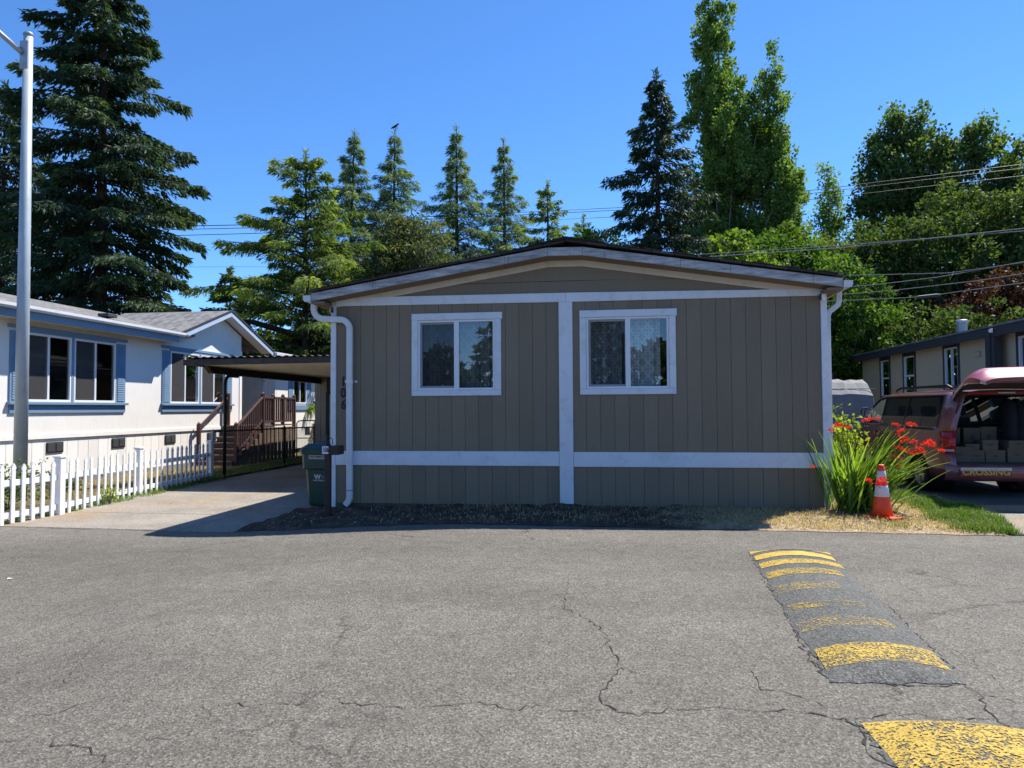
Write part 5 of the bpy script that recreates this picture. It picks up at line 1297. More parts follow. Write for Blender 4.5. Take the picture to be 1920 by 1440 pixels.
# roof rack, mirrors, handle
rk = MB()
for s in (-1, 1):
    rk.rect_tube([(s*.62, .45, 1.80), (s*.62, .6, 1.845), (s*.62, 2.5, 1.85), (s*.62, 2.7, 1.80)], .022, .014, (1, 0, 0))
for y in (.95, 2.0): rk.box(-.6, .6, y-.03, y+.03, 1.838, 1.86)
obj('roof_rack', rk, mt['trim_black'], van, local=True)
for s in (-1, 1):
    mr = obj('mirror', MB().box(*sorted((s*.97, s*1.17)), 3.42, 3.5, 1.12, 1.27), mt['trim_black'], van, local=True, bevel=.03, seg=2)
    obj('mirror_glass', MB().box(*sorted((s*.99, s*1.155)), 3.415, 3.4195, 1.135, 1.255), mt['galv'], mr, local=True)
obj('tow_mirror', MB().tube([(-1.03, 3.5, 1.15), (-1.03, 3.5, 1.4), (-1.0, 3.5, 1.46), (-.9, 3.5, 1.47), (-.83, 3.5, 1.42), (-.82, 3.5, 1.2)], .012, 8).tube([(-.97, 3.5, 1.27), (-.955, 3.5, 1.38), (-.93, 3.5, 1.465)], .01, 8), mt['trim_black'], van, local=True)
# tailgate: skin in (y,z), edges roll down
gp = [(.1, 1.80), (-.08, 1.895), (-.3, 1.985), (-.52, 2.04), (-.7, 2.065), (-.82, 2.05), (-.9, 2.0), (-1.0, 1.945), (-1.05, 1.90)]
gw = [.70, .74, .77, .80, .815, .82, .82, .80, .75]
us = [-1, -.985, -.96, -.93, -.88, -.82, -.74, -.5, 0, .5, .74, .82, .88, .93, .96, .985, 1]
drop = lambda u: -.17*max(0, (abs(u)-.72)/.28)**2.2
GD = [1, 1, 1, .95, .85, .7, .5, .32, .22]
def gpt(i, u, dz=0): return (gw[i]*u*1.12, gp[i][0], gp[i][1]+drop(u)*GD[i]+dz+.03*(1-u*u))
og = MB(); ig = MB(); gg = MB(); rim_ = MB()
for i in range(len(gp)-1):
    for k in range(len(us)-1):
        q = [gpt(i, us[k]), gpt(i, us[k+1]), gpt(i+1, us[k+1]), gpt(i+1, us[k])]
        if 1 <= i <= 3 and 5 <= k <= 10: gg.add(q, [(0, 1, 2, 3)])
        else: og.add(q, [(0, 1, 2, 3)])
        th = -.055
        q2 = [gpt(i, us[k], th), gpt(i, us[k+1], th), gpt(i+1, us[k+1], th), gpt(i+1, us[k], th)]
        if not (1 <= i <= 3 and 5 <= k <= 10): ig.add(q2, [(0, 1, 2, 3)])
for edge in (0, len(us)-1):
    for i in range(len(gp)-1):
        rim_.add([gpt(i, us[edge]), gpt(i+1, us[edge]), gpt(i+1, us[edge], -.055), gpt(i, us[edge], -.055)], [(0, 1, 2, 3)])
for k in range(len(us)-1):
    i = len(gp)-1; rim_.add([gpt(i, us[k]), gpt(i, us[k+1]), gpt(i, us[k+1], -.055), gpt(i, us[k], -.055)], [(0, 1, 2, 3)])
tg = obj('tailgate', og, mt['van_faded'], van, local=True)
weld(tg)
for p in tg.data.polygons: p.use_smooth = True
mm = tg.modifiers.new('edge', 'EDGE_SPLIT'); mm.split_angle = rad(50)
obj('tailgate_edge', rim_, mt['van'], tg, local=True)
obj('inner_lining', ig, mt['interior'], tg, local=True)
obj('rear_window', gg, mt['glass_tint'], tg, local=True)
obj('wiper', MB().tube([(-.1, -.68, 2.105), (.35, -.45, 2.09)], .012, 6), mt['trim_black'], tg, local=True)
for s in (-1, 1):
    obj('gas_strut', MB().tube([(s*.76, .06, 1.35), (s*.78, -.3, 1.88)], .011, 8), mt['iron'], tg, local=True)
# clothes hanging inside at right
bag = MB()
for i, (x, y) in enumerate(((.28, .55), (.45, .6), (.62, .5))):
    bag.hexa([(x-.1, y-.2, .75), (x+.1, y-.2, .72), (x+.1, y+.2, .72), (x-.1, y+.2, .75), (x-.05, y-.22, 1.6), (x+.05, y-.22, 1.6), (x+.05, y+.2, 1.6), (x-.05, y+.2, 1.6)])
CL = [(.3, .55), (.47, .62), (.66, .5)]
def vworld(p):
    a = rad(1.0); return (6.42+p[0]*math.cos(a)-p[1]*math.sin(a), 12.56+p[0]*math.sin(a)+p[1]*math.cos(a), .012+p[2])
for i, (x, y) in enumerate(CL):
    b = MB(); n = 8; rings = []
    for z, w_, d_ in ((.0, .10, .2), (.25, .11, .22), (.55, .1, .23), (.78, .08, .22), (.88, .03, .06)):
        rings.append([(w_*math.cos(2*math.pi*k/n)*(1+.15*math.sin(3*k+i)), d_*math.sin(2*math.pi*k/n), z) for k in range(n)])
    o = thing('hanging_garment', ['dark garment hanging nearest the opening inside the minivan', 'dark garment hanging in the middle inside the minivan', 'dark garment hanging against the far side inside the minivan'][i], 'garment', vworld((x, y, .74)), rad(1), 'garments hanging in the minivan')
    obj('cloth', loft(rings), M('dark_cloth_%d' % i, (.02, .02, .028), .95, var=.3), o, local=True, smooth=True)
    obj('hanger', MB().tube([(0, 0, .87), (0, 0, .93), (.02, 0, .95), (.04, 0, .93)], .005, 6), mt['iron'], o, local=True)
# cardboard boxes in the boot
boxes = [(-.66, .3, .556, .3, .3, .26, 'cardboard box lowest at the left of the minivan boot'), (-.38, .33, .556, .24, .3, .2, 'small cardboard box low beside the leftmost one in the boot'), (-.1, .32, .556, .3, .3, .2, 'cardboard box at the bottom centre of the minivan boot'),
   (.22, .32, .556, .3, .3, .24, 'cardboard box at the bottom right of centre in the boot'), (.54, .32, .556, .28, .3, .16, 'low cardboard box at the right end of the boot floor'),
   (-.44, .32, .757, .22, .24, .1, 'flat cardboard box second layer near the left of the boot'), (-.18, .3, .757, .24, .26, .17, 'light front cardboard box in the second layer of the boot'), (.24, .3, .797, .3, .28, .12, 'cardboard box in the second layer right of centre'),
   (-.6, .7, .556, .28, .3, .56, 'tall cardboard box standing behind at the left of the boot'), (-.27, .7, .556, .26, .3, .56, 'tall cardboard box standing behind left of centre'), (-.0, .7, .556, .25, .3, .58, 'tall cardboard box standing behind at the centre'), (.34, .72, .556, .26, .3, .55, 'tall cardboard box standing behind at the right of the boot')]
for x, y, z, w_, d_, h_, lb in boxes:
    t = thing('cardboard_box', lb, 'box', vworld((x, y, z)), rad(1+RNG.uniform(-4, 4)), 'cardboard boxes in the minivan boot')
    obj('carton', MB().box(-w_/2, w_/2, -d_/2, d_/2, .001, h_), mt['cardboard'], t, bevel=.004, local=True)
    obj('lid', MB().box(-w_/2-.004, w_/2+.004, -d_/2-.004, d_/2+.004, h_-.05 if h_ > .15 else h_-.02, h_+.004), mt['cardboard'], t, bevel=.003, local=True)
    if h_ > .4: obj('printed_mark', MB().tube([(0, -d_/2-.0005, h_-.16), (0, -d_/2-.002, h_-.16)], .04, 16), mt['tape'], t, local=True)
    else: obj('hand_hole', MB().box(-.04, .04, -d_/2-.006, -d_/2-.0045, h_*.5, h_*.5+.022), mt['tape'], t, local=True)

# ------------------------------------------------------------------ pale sedan seen through the van
car = thing('sedan', 'silver white sedan parked beyond the minivan, seen through its windows', 'sedan', (9.0, 16.2, .012), rad(0))
def cbox_section(tab, y):
    return [lerp_tab(t, y) for t in tab]
CH = [(0, .70), (.1, .8), (.5, .87), (2.2, .89), (3.8, .87), (4.3, .78), (4.5, .62)]
CB = [(0, .88), (.15, .96), (1.0, .95), (3.0, .92), (3.6, .88), (4.3, .74), (4.5, .62)]
CR_ = [(0, .9), (.15, 1.0), (.85, 1.05), (1.0, 1.10), (1.65, 1.42), (2.3, 1.46), (2.8, 1.42), (3.45, .99), (3.7, .95), (4.3, .8), (4.5, .66)]
cy = [0, .1, .15, .5, .85, 1.0, 1.2, 1.45, 1.65, 2.0, 2.3, 2.8, 3.0, 3.2, 3.45, 3.7, 4.1, 4.3, 4.5]
def csec(y, s):
    hw = lerp_tab(CH, y); be = lerp_tab(CB, y); rf = max(be+.02, lerp_tab(CR_, y)); k = max(0, (rf-be)/.5)
    return [(s*(hw-.05), y, .25), (s*hw, y, .5), (s*hw, y, .75), (s*(hw-.03), y, be), (s*(hw-.05-.17*k), y, be+(rf-be)*.86), (s*(hw-.1-.2*k), y, rf-.015*k), (0, y, rf)]
cb = MB(); cg = {}
for s in (-1, 1):
    S = [csec(y, s) for y in cy]
    for i in range(len(cy)-1):
        for j in range(6):
            q = [S[i][j], S[i][j+1], S[i+1][j+1], S[i+1][j]]
            if s > 0: q = q[::-1]
            m_ = (cy[i]+cy[i+1])/2
            if j == 3 and 1.45 < m_ < 3.2 and not (2.2 < m_ < 2.3): cg.setdefault('side_window%d' % s, MB()).add(q, [(0, 1, 2, 3)])
            elif j == 5 and 1.0 <= m_ < 1.65: cg.setdefault('rear_window', MB()).add(q, [(0, 1, 2, 3)])
            elif j == 5 and 2.8 <= m_ < 3.45: cg.setdefault('windscreen', MB()).add(q, [(0, 1, 2, 3)])
            else: cb.add(q, [(0, 1, 2, 3)])
    cb.add(S[0], [tuple(range(7))] if s < 0 else [tuple(range(7))[::-1]])
o = obj('body', cb, mt['silver'], car, local=True); weld(o); outward(o, (0, 2.2, .7))
for p in o.data.polygons: p.use_smooth = True
for k, g in cg.items():
    o = obj(k.rstrip('-1'), g, mt['glass_dark'], car, local=True); weld(o)
for s in (-1, 1):
    obj('tail_light', MB().box(*sorted((s*.45, s*.72)), -.02, .03, .68, .84), mt['tail_red'], car, local=True, bevel=.02)
    for y in (.85, 3.6):
        w_ = obj('wheel', MB().tube([(s*.7, y, .31), (s*.9, y, .31)], .31, 28), mt['tyre'], car, local=True, bevel=.02)
        obj('rim', MB().tube([(s*.901, y, .31), (s*.908, y, .31)], .2, 20), mt['galv'], w_, local=True)
obj('rear_bumper', MB().box(-.72, .72, -.08, .1, .3, .6), mt['silver'], car, local=True, bevel=.05, seg=2)
obj('cabin', MB().box(-.6, .6, 1.4, 2.9, .8, .98), mt['interior'], car, local=True)
# ------------------------------------------------------------------ trees
def cards(P, D, L, W, rng, flat=0.):
    """leaf-sized diamonds: long axis D, random turn about it"""
    n = len(P); D = D/np.maximum(1e-6, np.linalg.norm(D, axis=1))[:, None]
    R = rng.normal(size=(n, 3)); R[:, 2] *= (1-flat)
    S = np.cross(D, R); S /= np.maximum(1e-6, np.linalg.norm(S, axis=1))[:, None]
    L = np.broadcast_to(L, n)[:, None]; W = np.broadcast_to(W, n)[:, None]
    V = np.stack([P, P+D*L*.45+S*W*.5, P+D*L, P+D*L*.45-S*W*.5], 1).reshape(-1, 3)
    return V, np.arange(4*n).reshape(n, 4)
def tube_np(acc, pts, r0, r1, n=5):
    acc.tube([tuple(p) for p in pts], [r0+(r1-r0)*i/(len(pts)-1) for i in range(len(pts))], n, cap=False)
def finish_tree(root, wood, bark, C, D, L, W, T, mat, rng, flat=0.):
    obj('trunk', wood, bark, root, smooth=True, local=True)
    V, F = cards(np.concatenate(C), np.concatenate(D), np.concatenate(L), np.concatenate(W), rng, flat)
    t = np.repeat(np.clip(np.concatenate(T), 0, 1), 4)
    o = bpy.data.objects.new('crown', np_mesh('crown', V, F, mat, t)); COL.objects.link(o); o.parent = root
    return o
def conifer(name, label, group, X, Y, H, R, zb, mat, seed, tiers=26, per=7, dens=42, drp=.35, lift=.12, spread=.32, hang=.15, cl=.2, cw=.06, prof=1.0, bias=.0, tipx=.35, hangc=.3, bark='bark_fir', sweep=None, top=.06, lean=(0, 0), jit=.22, zlow=None):
    rng = np.random.default_rng(seed)
    root = thing(name, label, 'tree', (X, Y, -.1), 0, group)
    wood = MB(); ks = np.linspace(0, 1, 7)
    tube_np(wood, [(lean[0]*k*k, lean[1]*k*k, H*k) for k in ks], .012*H+.06, .02, 8)
    C = []; D = []; Ls = []; Ws = []; T = []
    nb = tiers*per
    for i in range(nb):
        tier = i//per; t = (tier+rng.uniform(-.3, .3))/tiers; t = min(max(t, 0), .995)
        z0 = zb+(H-zb)*t; p = (1-t)**prof
        if t < .12 and zlow is None: p *= .8+.2*t/.12
        L = max(.22, R*(p+top*.5)*rng.uniform(1-jit*1.6, 1+jit))
        az = i*2.39996+rng.normal(0, .25)
        if sweep is not None: L *= 1+sweep[1]*max(0, math.cos(az-sweep[0]))**2*(.3+rng.random())
        m = max(10, int(L*dens*(1.1 if L > 1 else 1.5)))
        s = np.sqrt(rng.uniform(.02, 1, m))
        lf = lift+rng.normal(0, .05)+.35*max(0, t-.8); dr = drp*rng.uniform(.7, 1.3)*(1-.5*t)
        zz = z0+L*(lf*s-dr*s*s); rr = L*s
        wv = rng.uniform(-1, 1, m); lat = spread*L*(1.05-s*.85)*wv*np.where(s < .15, .4, 1)
        rr = rr+np.abs(lat)*.35
        ca, sa = math.cos(az), math.sin(az); k0 = (z0/H)**2
        x = rr*ca-lat*sa+lean[0]*k0; y = rr*sa+lat*ca+lean[1]*k0; z = zz-np.abs(lat)*hang+rng.normal(0, .035, m)-rng.uniform(0, hangc, m)**1.5*.6
        P = np.c_[x, y, z]
        sg = np.sign(wv); d = np.c_[ca*.8-sa*sg*.7, sa*.8+ca*sg*.7, np.full(m, -.15)]+rng.normal(0, .35, (m, 3)); d[:, 2] -= hangc*1.2
        C.append(P); D.append(d); Ls.append(cl*rng.uniform(.6, 1.35, m)); Ws.append(cw*rng.uniform(.6, 1.4, m))
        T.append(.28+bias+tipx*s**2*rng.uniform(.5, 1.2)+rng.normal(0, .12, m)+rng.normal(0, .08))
        pts = [(L*q*ca+lean[0]*k0, L*q*sa+lean[1]*k0, z0+L*(lf*q-dr*q*q)) for q in (0, .35, .7, .97)]
        tube_np(wood, pts, .012+.012*L, .006, 4)
    m = 90; zt = H-rng.uniform(0, 1.2, m)*H*.06; C.append(np.c_[rng.normal(0, .05, m)+lean[0], rng.normal(0, .05, m)+lean[1], zt]); D.append(rng.normal(0, 1, (m, 3))+[0, 0, 1.1])
    Ls.append(np.full(m, cl)); Ws.append(np.full(m, cw)); T.append(rng.uniform(.3, .8, m))
    finish_tree(root, wood, mt[bark], C, D, Ls, Ws, T, mt[mat], rng)
    return root
def broadleaf(name, label, group, X, Y, trunk_h, lobes, mat, seed, ncl=220, per=110, ls=.13, cr=.5, bark='bark_grey', shell=.55, droop=.2, lw=.62, tr=.18, bias=0., limbs=40, upl=0., tlean=0.):
    """lobes: (x, y, z, rx, ry, rz) relative to the foot"""
    rng = np.random.default_rng(seed)
    root = thing(name, label, 'tree', (X, Y, -.1), 0, group)
    wood = MB(); top = max(l[2] for l in lobes)
    tube_np(wood, [(.1*math.sin(k*3+seed)+tlean*k, .1*math.cos(k*2+seed), top*.9*k) for k in np.linspace(0, 1, 7)], tr, tr*.15, 8)
    vol = np.array([l[3]*l[4]*l[5] for l in lobes])**.75; vol /= vol.sum()
    C = []; D = []; Ls = []; Ws = []; T = []
    for i in range(ncl):
        l = lobes[rng.choice(len(lobes), p=vol)]
        u = rng.normal(size=3); u /= np.linalg.norm(u); r = shell+(1-shell)*rng.random()**.7
        if rng.random() < .12: r *= 1.06
        c = np.array([l[0]+u[0]*l[3]*r, l[1]+u[1]*l[4]*r, l[2]+u[2]*l[5]*r])
        m = int(per*rng.uniform(.5, 1.4)); cs = cr*rng.uniform(.6, 1.3)
        P = c+1.5*np.tanh(rng.normal(size=(m, 3))/1.5)*[cs*.5, cs*.5, cs*.42*(1+upl)]
        out = P-np.array([l[0], l[1], l[2]-.2*l[5]]); out /= np.linalg.norm(out, axis=1)[:, None]
        d = rng.normal(size=(m, 3))*.8+out*.5; d[:, 2] -= droop; d[:, 2] += upl*.7
        C.append(P); D.append(d); Ls.append(ls*rng.uniform(.65, 1.35, m)); Ws.append(ls*lw*rng.uniform(.7, 1.3, m))
        T.append(.45+bias+rng.normal(0, .13)+rng.normal(0, .16, m))
        if i < limbs:
            z0 = max(trunk_h*.6, c[2]*rng.uniform(.35, .7)); a = np.array([.05, .05, z0]); mid = (a+c)/2+[0, 0, .1*l[5]]
            tube_np(wood, [a, mid*.5+a*.5+[0, 0, .05], mid, c], tr*.35, .012, 5)
    finish_tree(root, wood, mt[bark], C, D, Ls, Ws, T, mt[mat], rng)
    return root

GC = 'conifers behind the homes'; GB = 'leafy trees behind the homes'
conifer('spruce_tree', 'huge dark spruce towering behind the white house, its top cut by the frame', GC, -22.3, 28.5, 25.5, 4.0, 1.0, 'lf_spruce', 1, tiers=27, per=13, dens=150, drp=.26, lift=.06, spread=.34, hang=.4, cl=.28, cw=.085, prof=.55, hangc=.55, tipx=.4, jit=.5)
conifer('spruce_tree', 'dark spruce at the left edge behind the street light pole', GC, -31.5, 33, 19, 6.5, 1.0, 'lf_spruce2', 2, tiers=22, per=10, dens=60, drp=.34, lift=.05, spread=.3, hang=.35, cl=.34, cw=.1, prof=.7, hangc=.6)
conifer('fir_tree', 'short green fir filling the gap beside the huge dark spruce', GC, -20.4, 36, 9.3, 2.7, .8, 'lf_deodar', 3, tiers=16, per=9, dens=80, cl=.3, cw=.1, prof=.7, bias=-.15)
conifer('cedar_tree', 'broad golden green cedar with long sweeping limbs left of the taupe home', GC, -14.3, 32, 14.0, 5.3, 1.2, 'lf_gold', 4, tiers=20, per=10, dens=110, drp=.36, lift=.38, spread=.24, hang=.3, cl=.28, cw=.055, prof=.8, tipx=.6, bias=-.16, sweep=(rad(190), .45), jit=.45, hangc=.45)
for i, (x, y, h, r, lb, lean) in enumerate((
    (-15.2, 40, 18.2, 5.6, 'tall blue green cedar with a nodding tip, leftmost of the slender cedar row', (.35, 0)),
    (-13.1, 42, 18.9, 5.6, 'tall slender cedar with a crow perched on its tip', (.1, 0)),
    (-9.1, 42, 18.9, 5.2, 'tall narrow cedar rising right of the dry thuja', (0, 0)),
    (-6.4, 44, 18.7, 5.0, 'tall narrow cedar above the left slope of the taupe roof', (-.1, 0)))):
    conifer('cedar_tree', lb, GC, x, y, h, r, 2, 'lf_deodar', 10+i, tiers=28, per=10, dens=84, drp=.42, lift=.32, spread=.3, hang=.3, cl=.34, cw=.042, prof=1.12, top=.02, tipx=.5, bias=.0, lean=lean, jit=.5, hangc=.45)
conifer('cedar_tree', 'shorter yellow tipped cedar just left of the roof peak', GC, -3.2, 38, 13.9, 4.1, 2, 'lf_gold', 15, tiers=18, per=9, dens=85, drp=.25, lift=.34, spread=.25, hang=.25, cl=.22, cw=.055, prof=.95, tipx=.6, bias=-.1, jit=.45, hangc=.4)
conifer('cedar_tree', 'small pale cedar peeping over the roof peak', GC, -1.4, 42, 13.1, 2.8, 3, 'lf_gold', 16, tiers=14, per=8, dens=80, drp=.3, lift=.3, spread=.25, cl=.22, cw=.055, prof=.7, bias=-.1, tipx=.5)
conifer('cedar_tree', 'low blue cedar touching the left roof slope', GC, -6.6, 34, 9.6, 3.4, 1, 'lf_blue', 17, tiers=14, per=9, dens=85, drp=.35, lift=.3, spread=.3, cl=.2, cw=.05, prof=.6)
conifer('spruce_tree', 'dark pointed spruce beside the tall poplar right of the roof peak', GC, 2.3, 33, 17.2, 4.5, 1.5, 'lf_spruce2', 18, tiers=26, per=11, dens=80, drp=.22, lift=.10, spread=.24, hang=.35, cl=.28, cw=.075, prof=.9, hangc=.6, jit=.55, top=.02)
conifer('arborvitae', 'taller of two small arborvitae above the carport roof', 'small arborvitae', -15.9, 35, 6.2, .75, 1, 'lf_arb', 19, tiers=20, per=8, dens=60, drp=-.6, lift=.5, spread=.3, cl=.16, cw=.06, prof=.5)
conifer('arborvitae', 'shorter of two small arborvitae above the carport roof, beside the downspout', 'small arborvitae', -15.0, 35, 5.7, .75, 1, 'lf_arb', 20, tiers=18, per=8, dens=60, drp=-.6, lift=.5, spread=.3, cl=.16, cw=.06, prof=.5)
# drooping thuja with bare twigs
tj = broadleaf('thuja_tree', 'olive drooping thuja with bare dead twigs over the left roof slope', GC, -11.2, 36, 3, [(0, 0, 7.3, 3.2, 2.4, 3.2), (1.1, 0, 8.7, 2.2, 2.0, 3.0), (-2.0, 0, 6.6, 2.7, 2.0, 2.2), (2.7, 0, 7.3, 2.1, 1.8, 2.2), (.2, 0, 10.5, 1.1, 1.1, 1.8)], 'lf_thuja', 21, ncl=720, per=95, ls=.27, cr=.68, droop=1.0, lw=.26, shell=.3, bark='bark_grey')
rng = random.Random(9); mb = MB()
for i in range(60):
    a = rng.uniform(0, 6.28); z = rng.uniform(5.2, 11.4); L = rng.uniform(1.6, 3.4)*(1 if z < 9 else .6)
    p = [Vector((0, 0, z))]
    for k in range(4): p.append(p[-1]+Vector((math.cos(a)*L/4, math.sin(a)*L/4*.8, rng.uniform(-.25, .3))))
    mb.tube(p, [.025, .02, .015, .01, .005], 4, cap=False)
    for k in range(3):
        q = p[2]+Vector((rng.uniform(-.4, .4), rng.uniform(-.4, .4), rng.uniform(-.5, .3))); mb.tube([p[2], q], [.01, .004], 3, cap=False)
tag(obj('bare_twigs', mb, mt['dead_twig'], tj, local=True), kind='stuff')
# broadleaf
def poplar_lobes(h, r, n, seed, lean=0):
    rr = random.Random(seed); out = []
    for i in range(n):
        t = i/(n-1); z = h*(.22+.74*t); w_ = r*(1-.75*max(0, (t-.55)/.45)**1.3)*(.65+.35*min(1, t*4))
        a = rr.uniform(0, 6.28); q = rr.uniform(.2, .6)*w_
        out.append((q*math.cos(a)+lean*t, q*math.sin(a), z, w_*.62, w_*.62, h*.09*rr.uniform(.8, 1.3)))
    return out
broadleaf('poplar_tree', 'tall green poplar, the tallest tree right of the roof peak', GB, 7.1, 46, 6, poplar_lobes(28.6, 2.7, 26, 1), 'lf_poplar', 31, ncl=760, per=95, ls=.2, cr=.52, shell=.3, upl=.6, limbs=50, tr=.3, lw=.75)
broadleaf('poplar_tree', 'second poplar leaning right of the tallest one', GB, 8.4, 45.4, 6, poplar_lobes(23.8, 2.2, 22, 2, 2.0), 'lf_poplar', 32, ncl=480, per=90, ls=.2, cr=.5, shell=.3, upl=.6, limbs=40, tr=.24, lw=.75, tlean=2.0)
broadleaf('poplar_tree', 'pale rounded poplar behind the bright maples', GB, 12.3, 50, 6, poplar_lobes(18.4, 3.0, 14, 3), 'lf_poplar', 33, ncl=290, per=75, ls=.2, cr=.65, shell=.3, upl=.4, bias=.05)
broadleaf('poplar_tree', 'slim pale poplar standing alone in the sky gap at right', GB, 16.4, 55, 6, poplar_lobes(20.1, 2.0, 12, 4), 'lf_poplar', 34, ncl=200, per=75, ls=.21, cr=.65, shell=.3, upl=.4, bias=.08)
broadleaf('maple_tree', 'bright yellow green maple just above the right roof slope', GB, 5.0, 28, 3, [(0, 0, 6.4, 1.4, 1.3, 1.6), (.6, 0, 5.4, 1.5, 1.3, 1.3), (-.2, 0, 7.7, .7, .7, .8)], 'lf_maple', 35, ncl=110, per=95, ls=.16, cr=.5, lw=.85, bias=.1)
broadleaf('maple_tree', 'large bright green maple right of the poplars', GB, 8.6, 36.5, 3, [(0, 0, 7.5, 2.7, 2.2, 2.3), (1.6, 0, 6.6, 2.3, 2.0, 1.8), (-1.2, 0, 8.3, 1.6, 1.5, 1.7), (.2, 0, 9.4, 1.2, 1.2, 1.1)], 'lf_maple', 36, ncl=270, per=95, ls=.17, cr=.58, lw=.85, bias=-.08)
broadleaf('maple_tree', 'bright green tree behind the dark pointed spruce', GB, -.4, 40, 3, [(0, 0, 9.6, 2.4, 2, 2.0), (-1.2, 0, 8.8, 2.0, 1.8, 1.6), (2.0, 0, 9.2, 2.0, 1.8, 1.9)], 'lf_walnut', 37, ncl=150, per=85, ls=.2, cr=.6)
cot = [(0, 0, 17, 3.0, 2.8, 4.2), (1.3, 0, 19.3, 2.0, 2, 3.2), (-1.5, 0, 15.2, 2.2, 2, 3.0), (-.7, 0, 20, 1.4, 1.4, 2.2), (2.2, 0, 16, 1.8, 1.8, 3.0)]
broadleaf('cottonwood_tree', 'tallest dark cottonwood at right with ragged top', GB, 20.4, 52, 8, cot, 'lf_cotton', 41, ncl=330, per=80, ls=.24, cr=.75, shell=.45, upl=.35, lw=.8, bias=-.08)
broadleaf('cottonwood_tree', 'second cottonwood top near the right edge', GB, 24.0, 50, 8, [(0, 0, 16, 2.1, 2, 4.4), (1.4, 0, 14.5, 1.7, 1.7, 3.6), (-1.5, 0, 13.4, 1.9, 1.7, 3.0), (.4, 0, 18.6, 1.2, 1.2, 1.8)], 'lf_cotton', 42, ncl=230, per=80, ls=.23, cr=.7, shell=.45, upl=.35, lw=.8)
broadleaf('cottonwood_tree', 'cottonwood cut by the right edge of the picture', GB, 26.4, 48, 8, [(0, 0, 14.4, 2.2, 2, 4.4), (-1.4, 0, 13, 1.5, 1.7, 3.6), (1.5, 0, 13.4, 1.9, 1.7, 3.0)], 'lf_cotton', 43, ncl=200, per=80, ls=.23, cr=.7, shell=.45, upl=.35, lw=.8)
broadleaf('alder_tree', 'broad dark green alder in the middle of the right-hand wood', GB, 18.6, 41, 4, [(0, 0, 9.4, 4.4, 3, 4.0), (-2.4, 0, 8, 3, 2.5, 3.6), (2.8, 0, 10, 3, 2.6, 3.4), (0, 0, 5.5, 4.5, 2.6, 2.8)], 'lf_wood', 44, ncl=480, per=95, ls=.2, cr=.75, shell=.5, lw=.75)
broadleaf('alder_tree', 'dark alder behind the bright walnut tree', GB, 14.6, 43, 4, [(0, 0, 9.0, 3.0, 2.6, 3.4), (-1.2, 0, 6.5, 2.8, 2.4, 3.0), (1.0, 0, 5.5, 2.8, 2.4, 2.8)], 'lf_wood', 45, ncl=260, per=95, ls=.2, cr=.72, shell=.5, lw=.75)
broadleaf('alder_tree', 'olive alder behind the purple tree at the right edge', GB, 23.4, 42, 4, [(0, 0, 10, 3.4, 2.6, 4.0), (1.2, 0, 7.5, 3.2, 2.4, 3.4), (-1.6, 0, 6.4, 3, 2.4, 3.2)], 'lf_wood', 46, ncl=300, per=95, ls=.2, cr=.72, shell=.5, lw=.75, bias=.06)
broadleaf('laurel_tree', 'low dark laurel behind the tan house roof', GB, 14.0, 34, 1, [(0, 0, 3.6, 3.2, 2, 2.4), (3.0, 0, 3.8, 3, 2, 2.4), (-2.6, 0, 4.2, 2.2, 2, 2.6)], 'lf_wood', 47, ncl=300, per=90, ls=.18, cr=.6, shell=.5, bias=-.1)
broadleaf('walnut_tree', 'bright leafy walnut tree at the right corner of the taupe home', GB, 10.4, 33.2, 2, [(0, 0, 5.1, 2.2, 2.0, 2.6), (-1.8, 0, 5.6, 2.2, 1.9, 2.3), (-3.0, 0, 7.7, 2.1, 1.8, 1.4), (.0, 0, 3.2, 2.0, 1.8, 1.6), (-1.6, 0, 3.0, 2.1, 1.8, 1.8), (-1.2, 0, 7.4, 1.9, 1.6, 1.3)], 'lf_walnut', 48, ncl=430, per=95, ls=.25, cr=.56, droop=.8, lw=.36, shell=.6)
broadleaf('plum_tree', 'purple leaved plum tree behind the tan house at the right edge', GB, 18.4, 36, 2, [(0, 0, 5.6, 2.8, 2.2, 2.2), (1.8, 0, 6.2, 2.4, 2, 2.0), (-1.6, 0, 4.6, 1.8, 1.7, 1.7)], 'lf_plum', 49, ncl=270, per=95, ls=.16, cr=.55, lw=.7)
# mixed dark undergrowth that closes the gaps below the crowns, one mass nobody could count
def thicket(name, label, spans, mat, seed, n, ls):
    r = np.random.default_rng(seed); P = []
    for x0, x1, y, h0, h1, m in spans:
        x = r.uniform(x0, x1, m); hh = h0+(h1-h0)*(.5+.5*np.sin(x*1.1+seed)*np.sin(x*.37+2)); z = hh*r.uniform(0, 1, m)**.6
        P.append(np.c_[x, y+r.normal(0, 1.2, m), z])
    P = np.concatenate(P); d = r.normal(size=P.shape); d[:, 2] -= .3; k = len(P)
    V, F = cards(P, d, ls*r.uniform(.6, 1.4, k), ls*.7*r.uniform(.6, 1.3, k), r)
    o = bpy.data.objects.new(name, np_mesh(name, V, F, mat, np.repeat(np.clip(r.normal(.35, .2, k), 0, 1), 4))); COL.objects.link(o)
    return tag(o, label, 'thicket', kind='stuff')
thicket('thicket', 'dark mixed thicket behind the homes', [(-34, -4, 46, 5, 8, 17000), (-4, 12, 50, 6, 9, 9000), (10, 42, 57, 11, 15, 24000)], mt['lf_wood'], 5, 0, .42)
# trees across the road behind the viewer, seen only in the window panes
thicket('tree_line', 'far tree line across the road, mirrored in the window panes', [(-40, 40, -34, 4, 9, 15000)], mt['lf_wood'], 8, 0, .75)

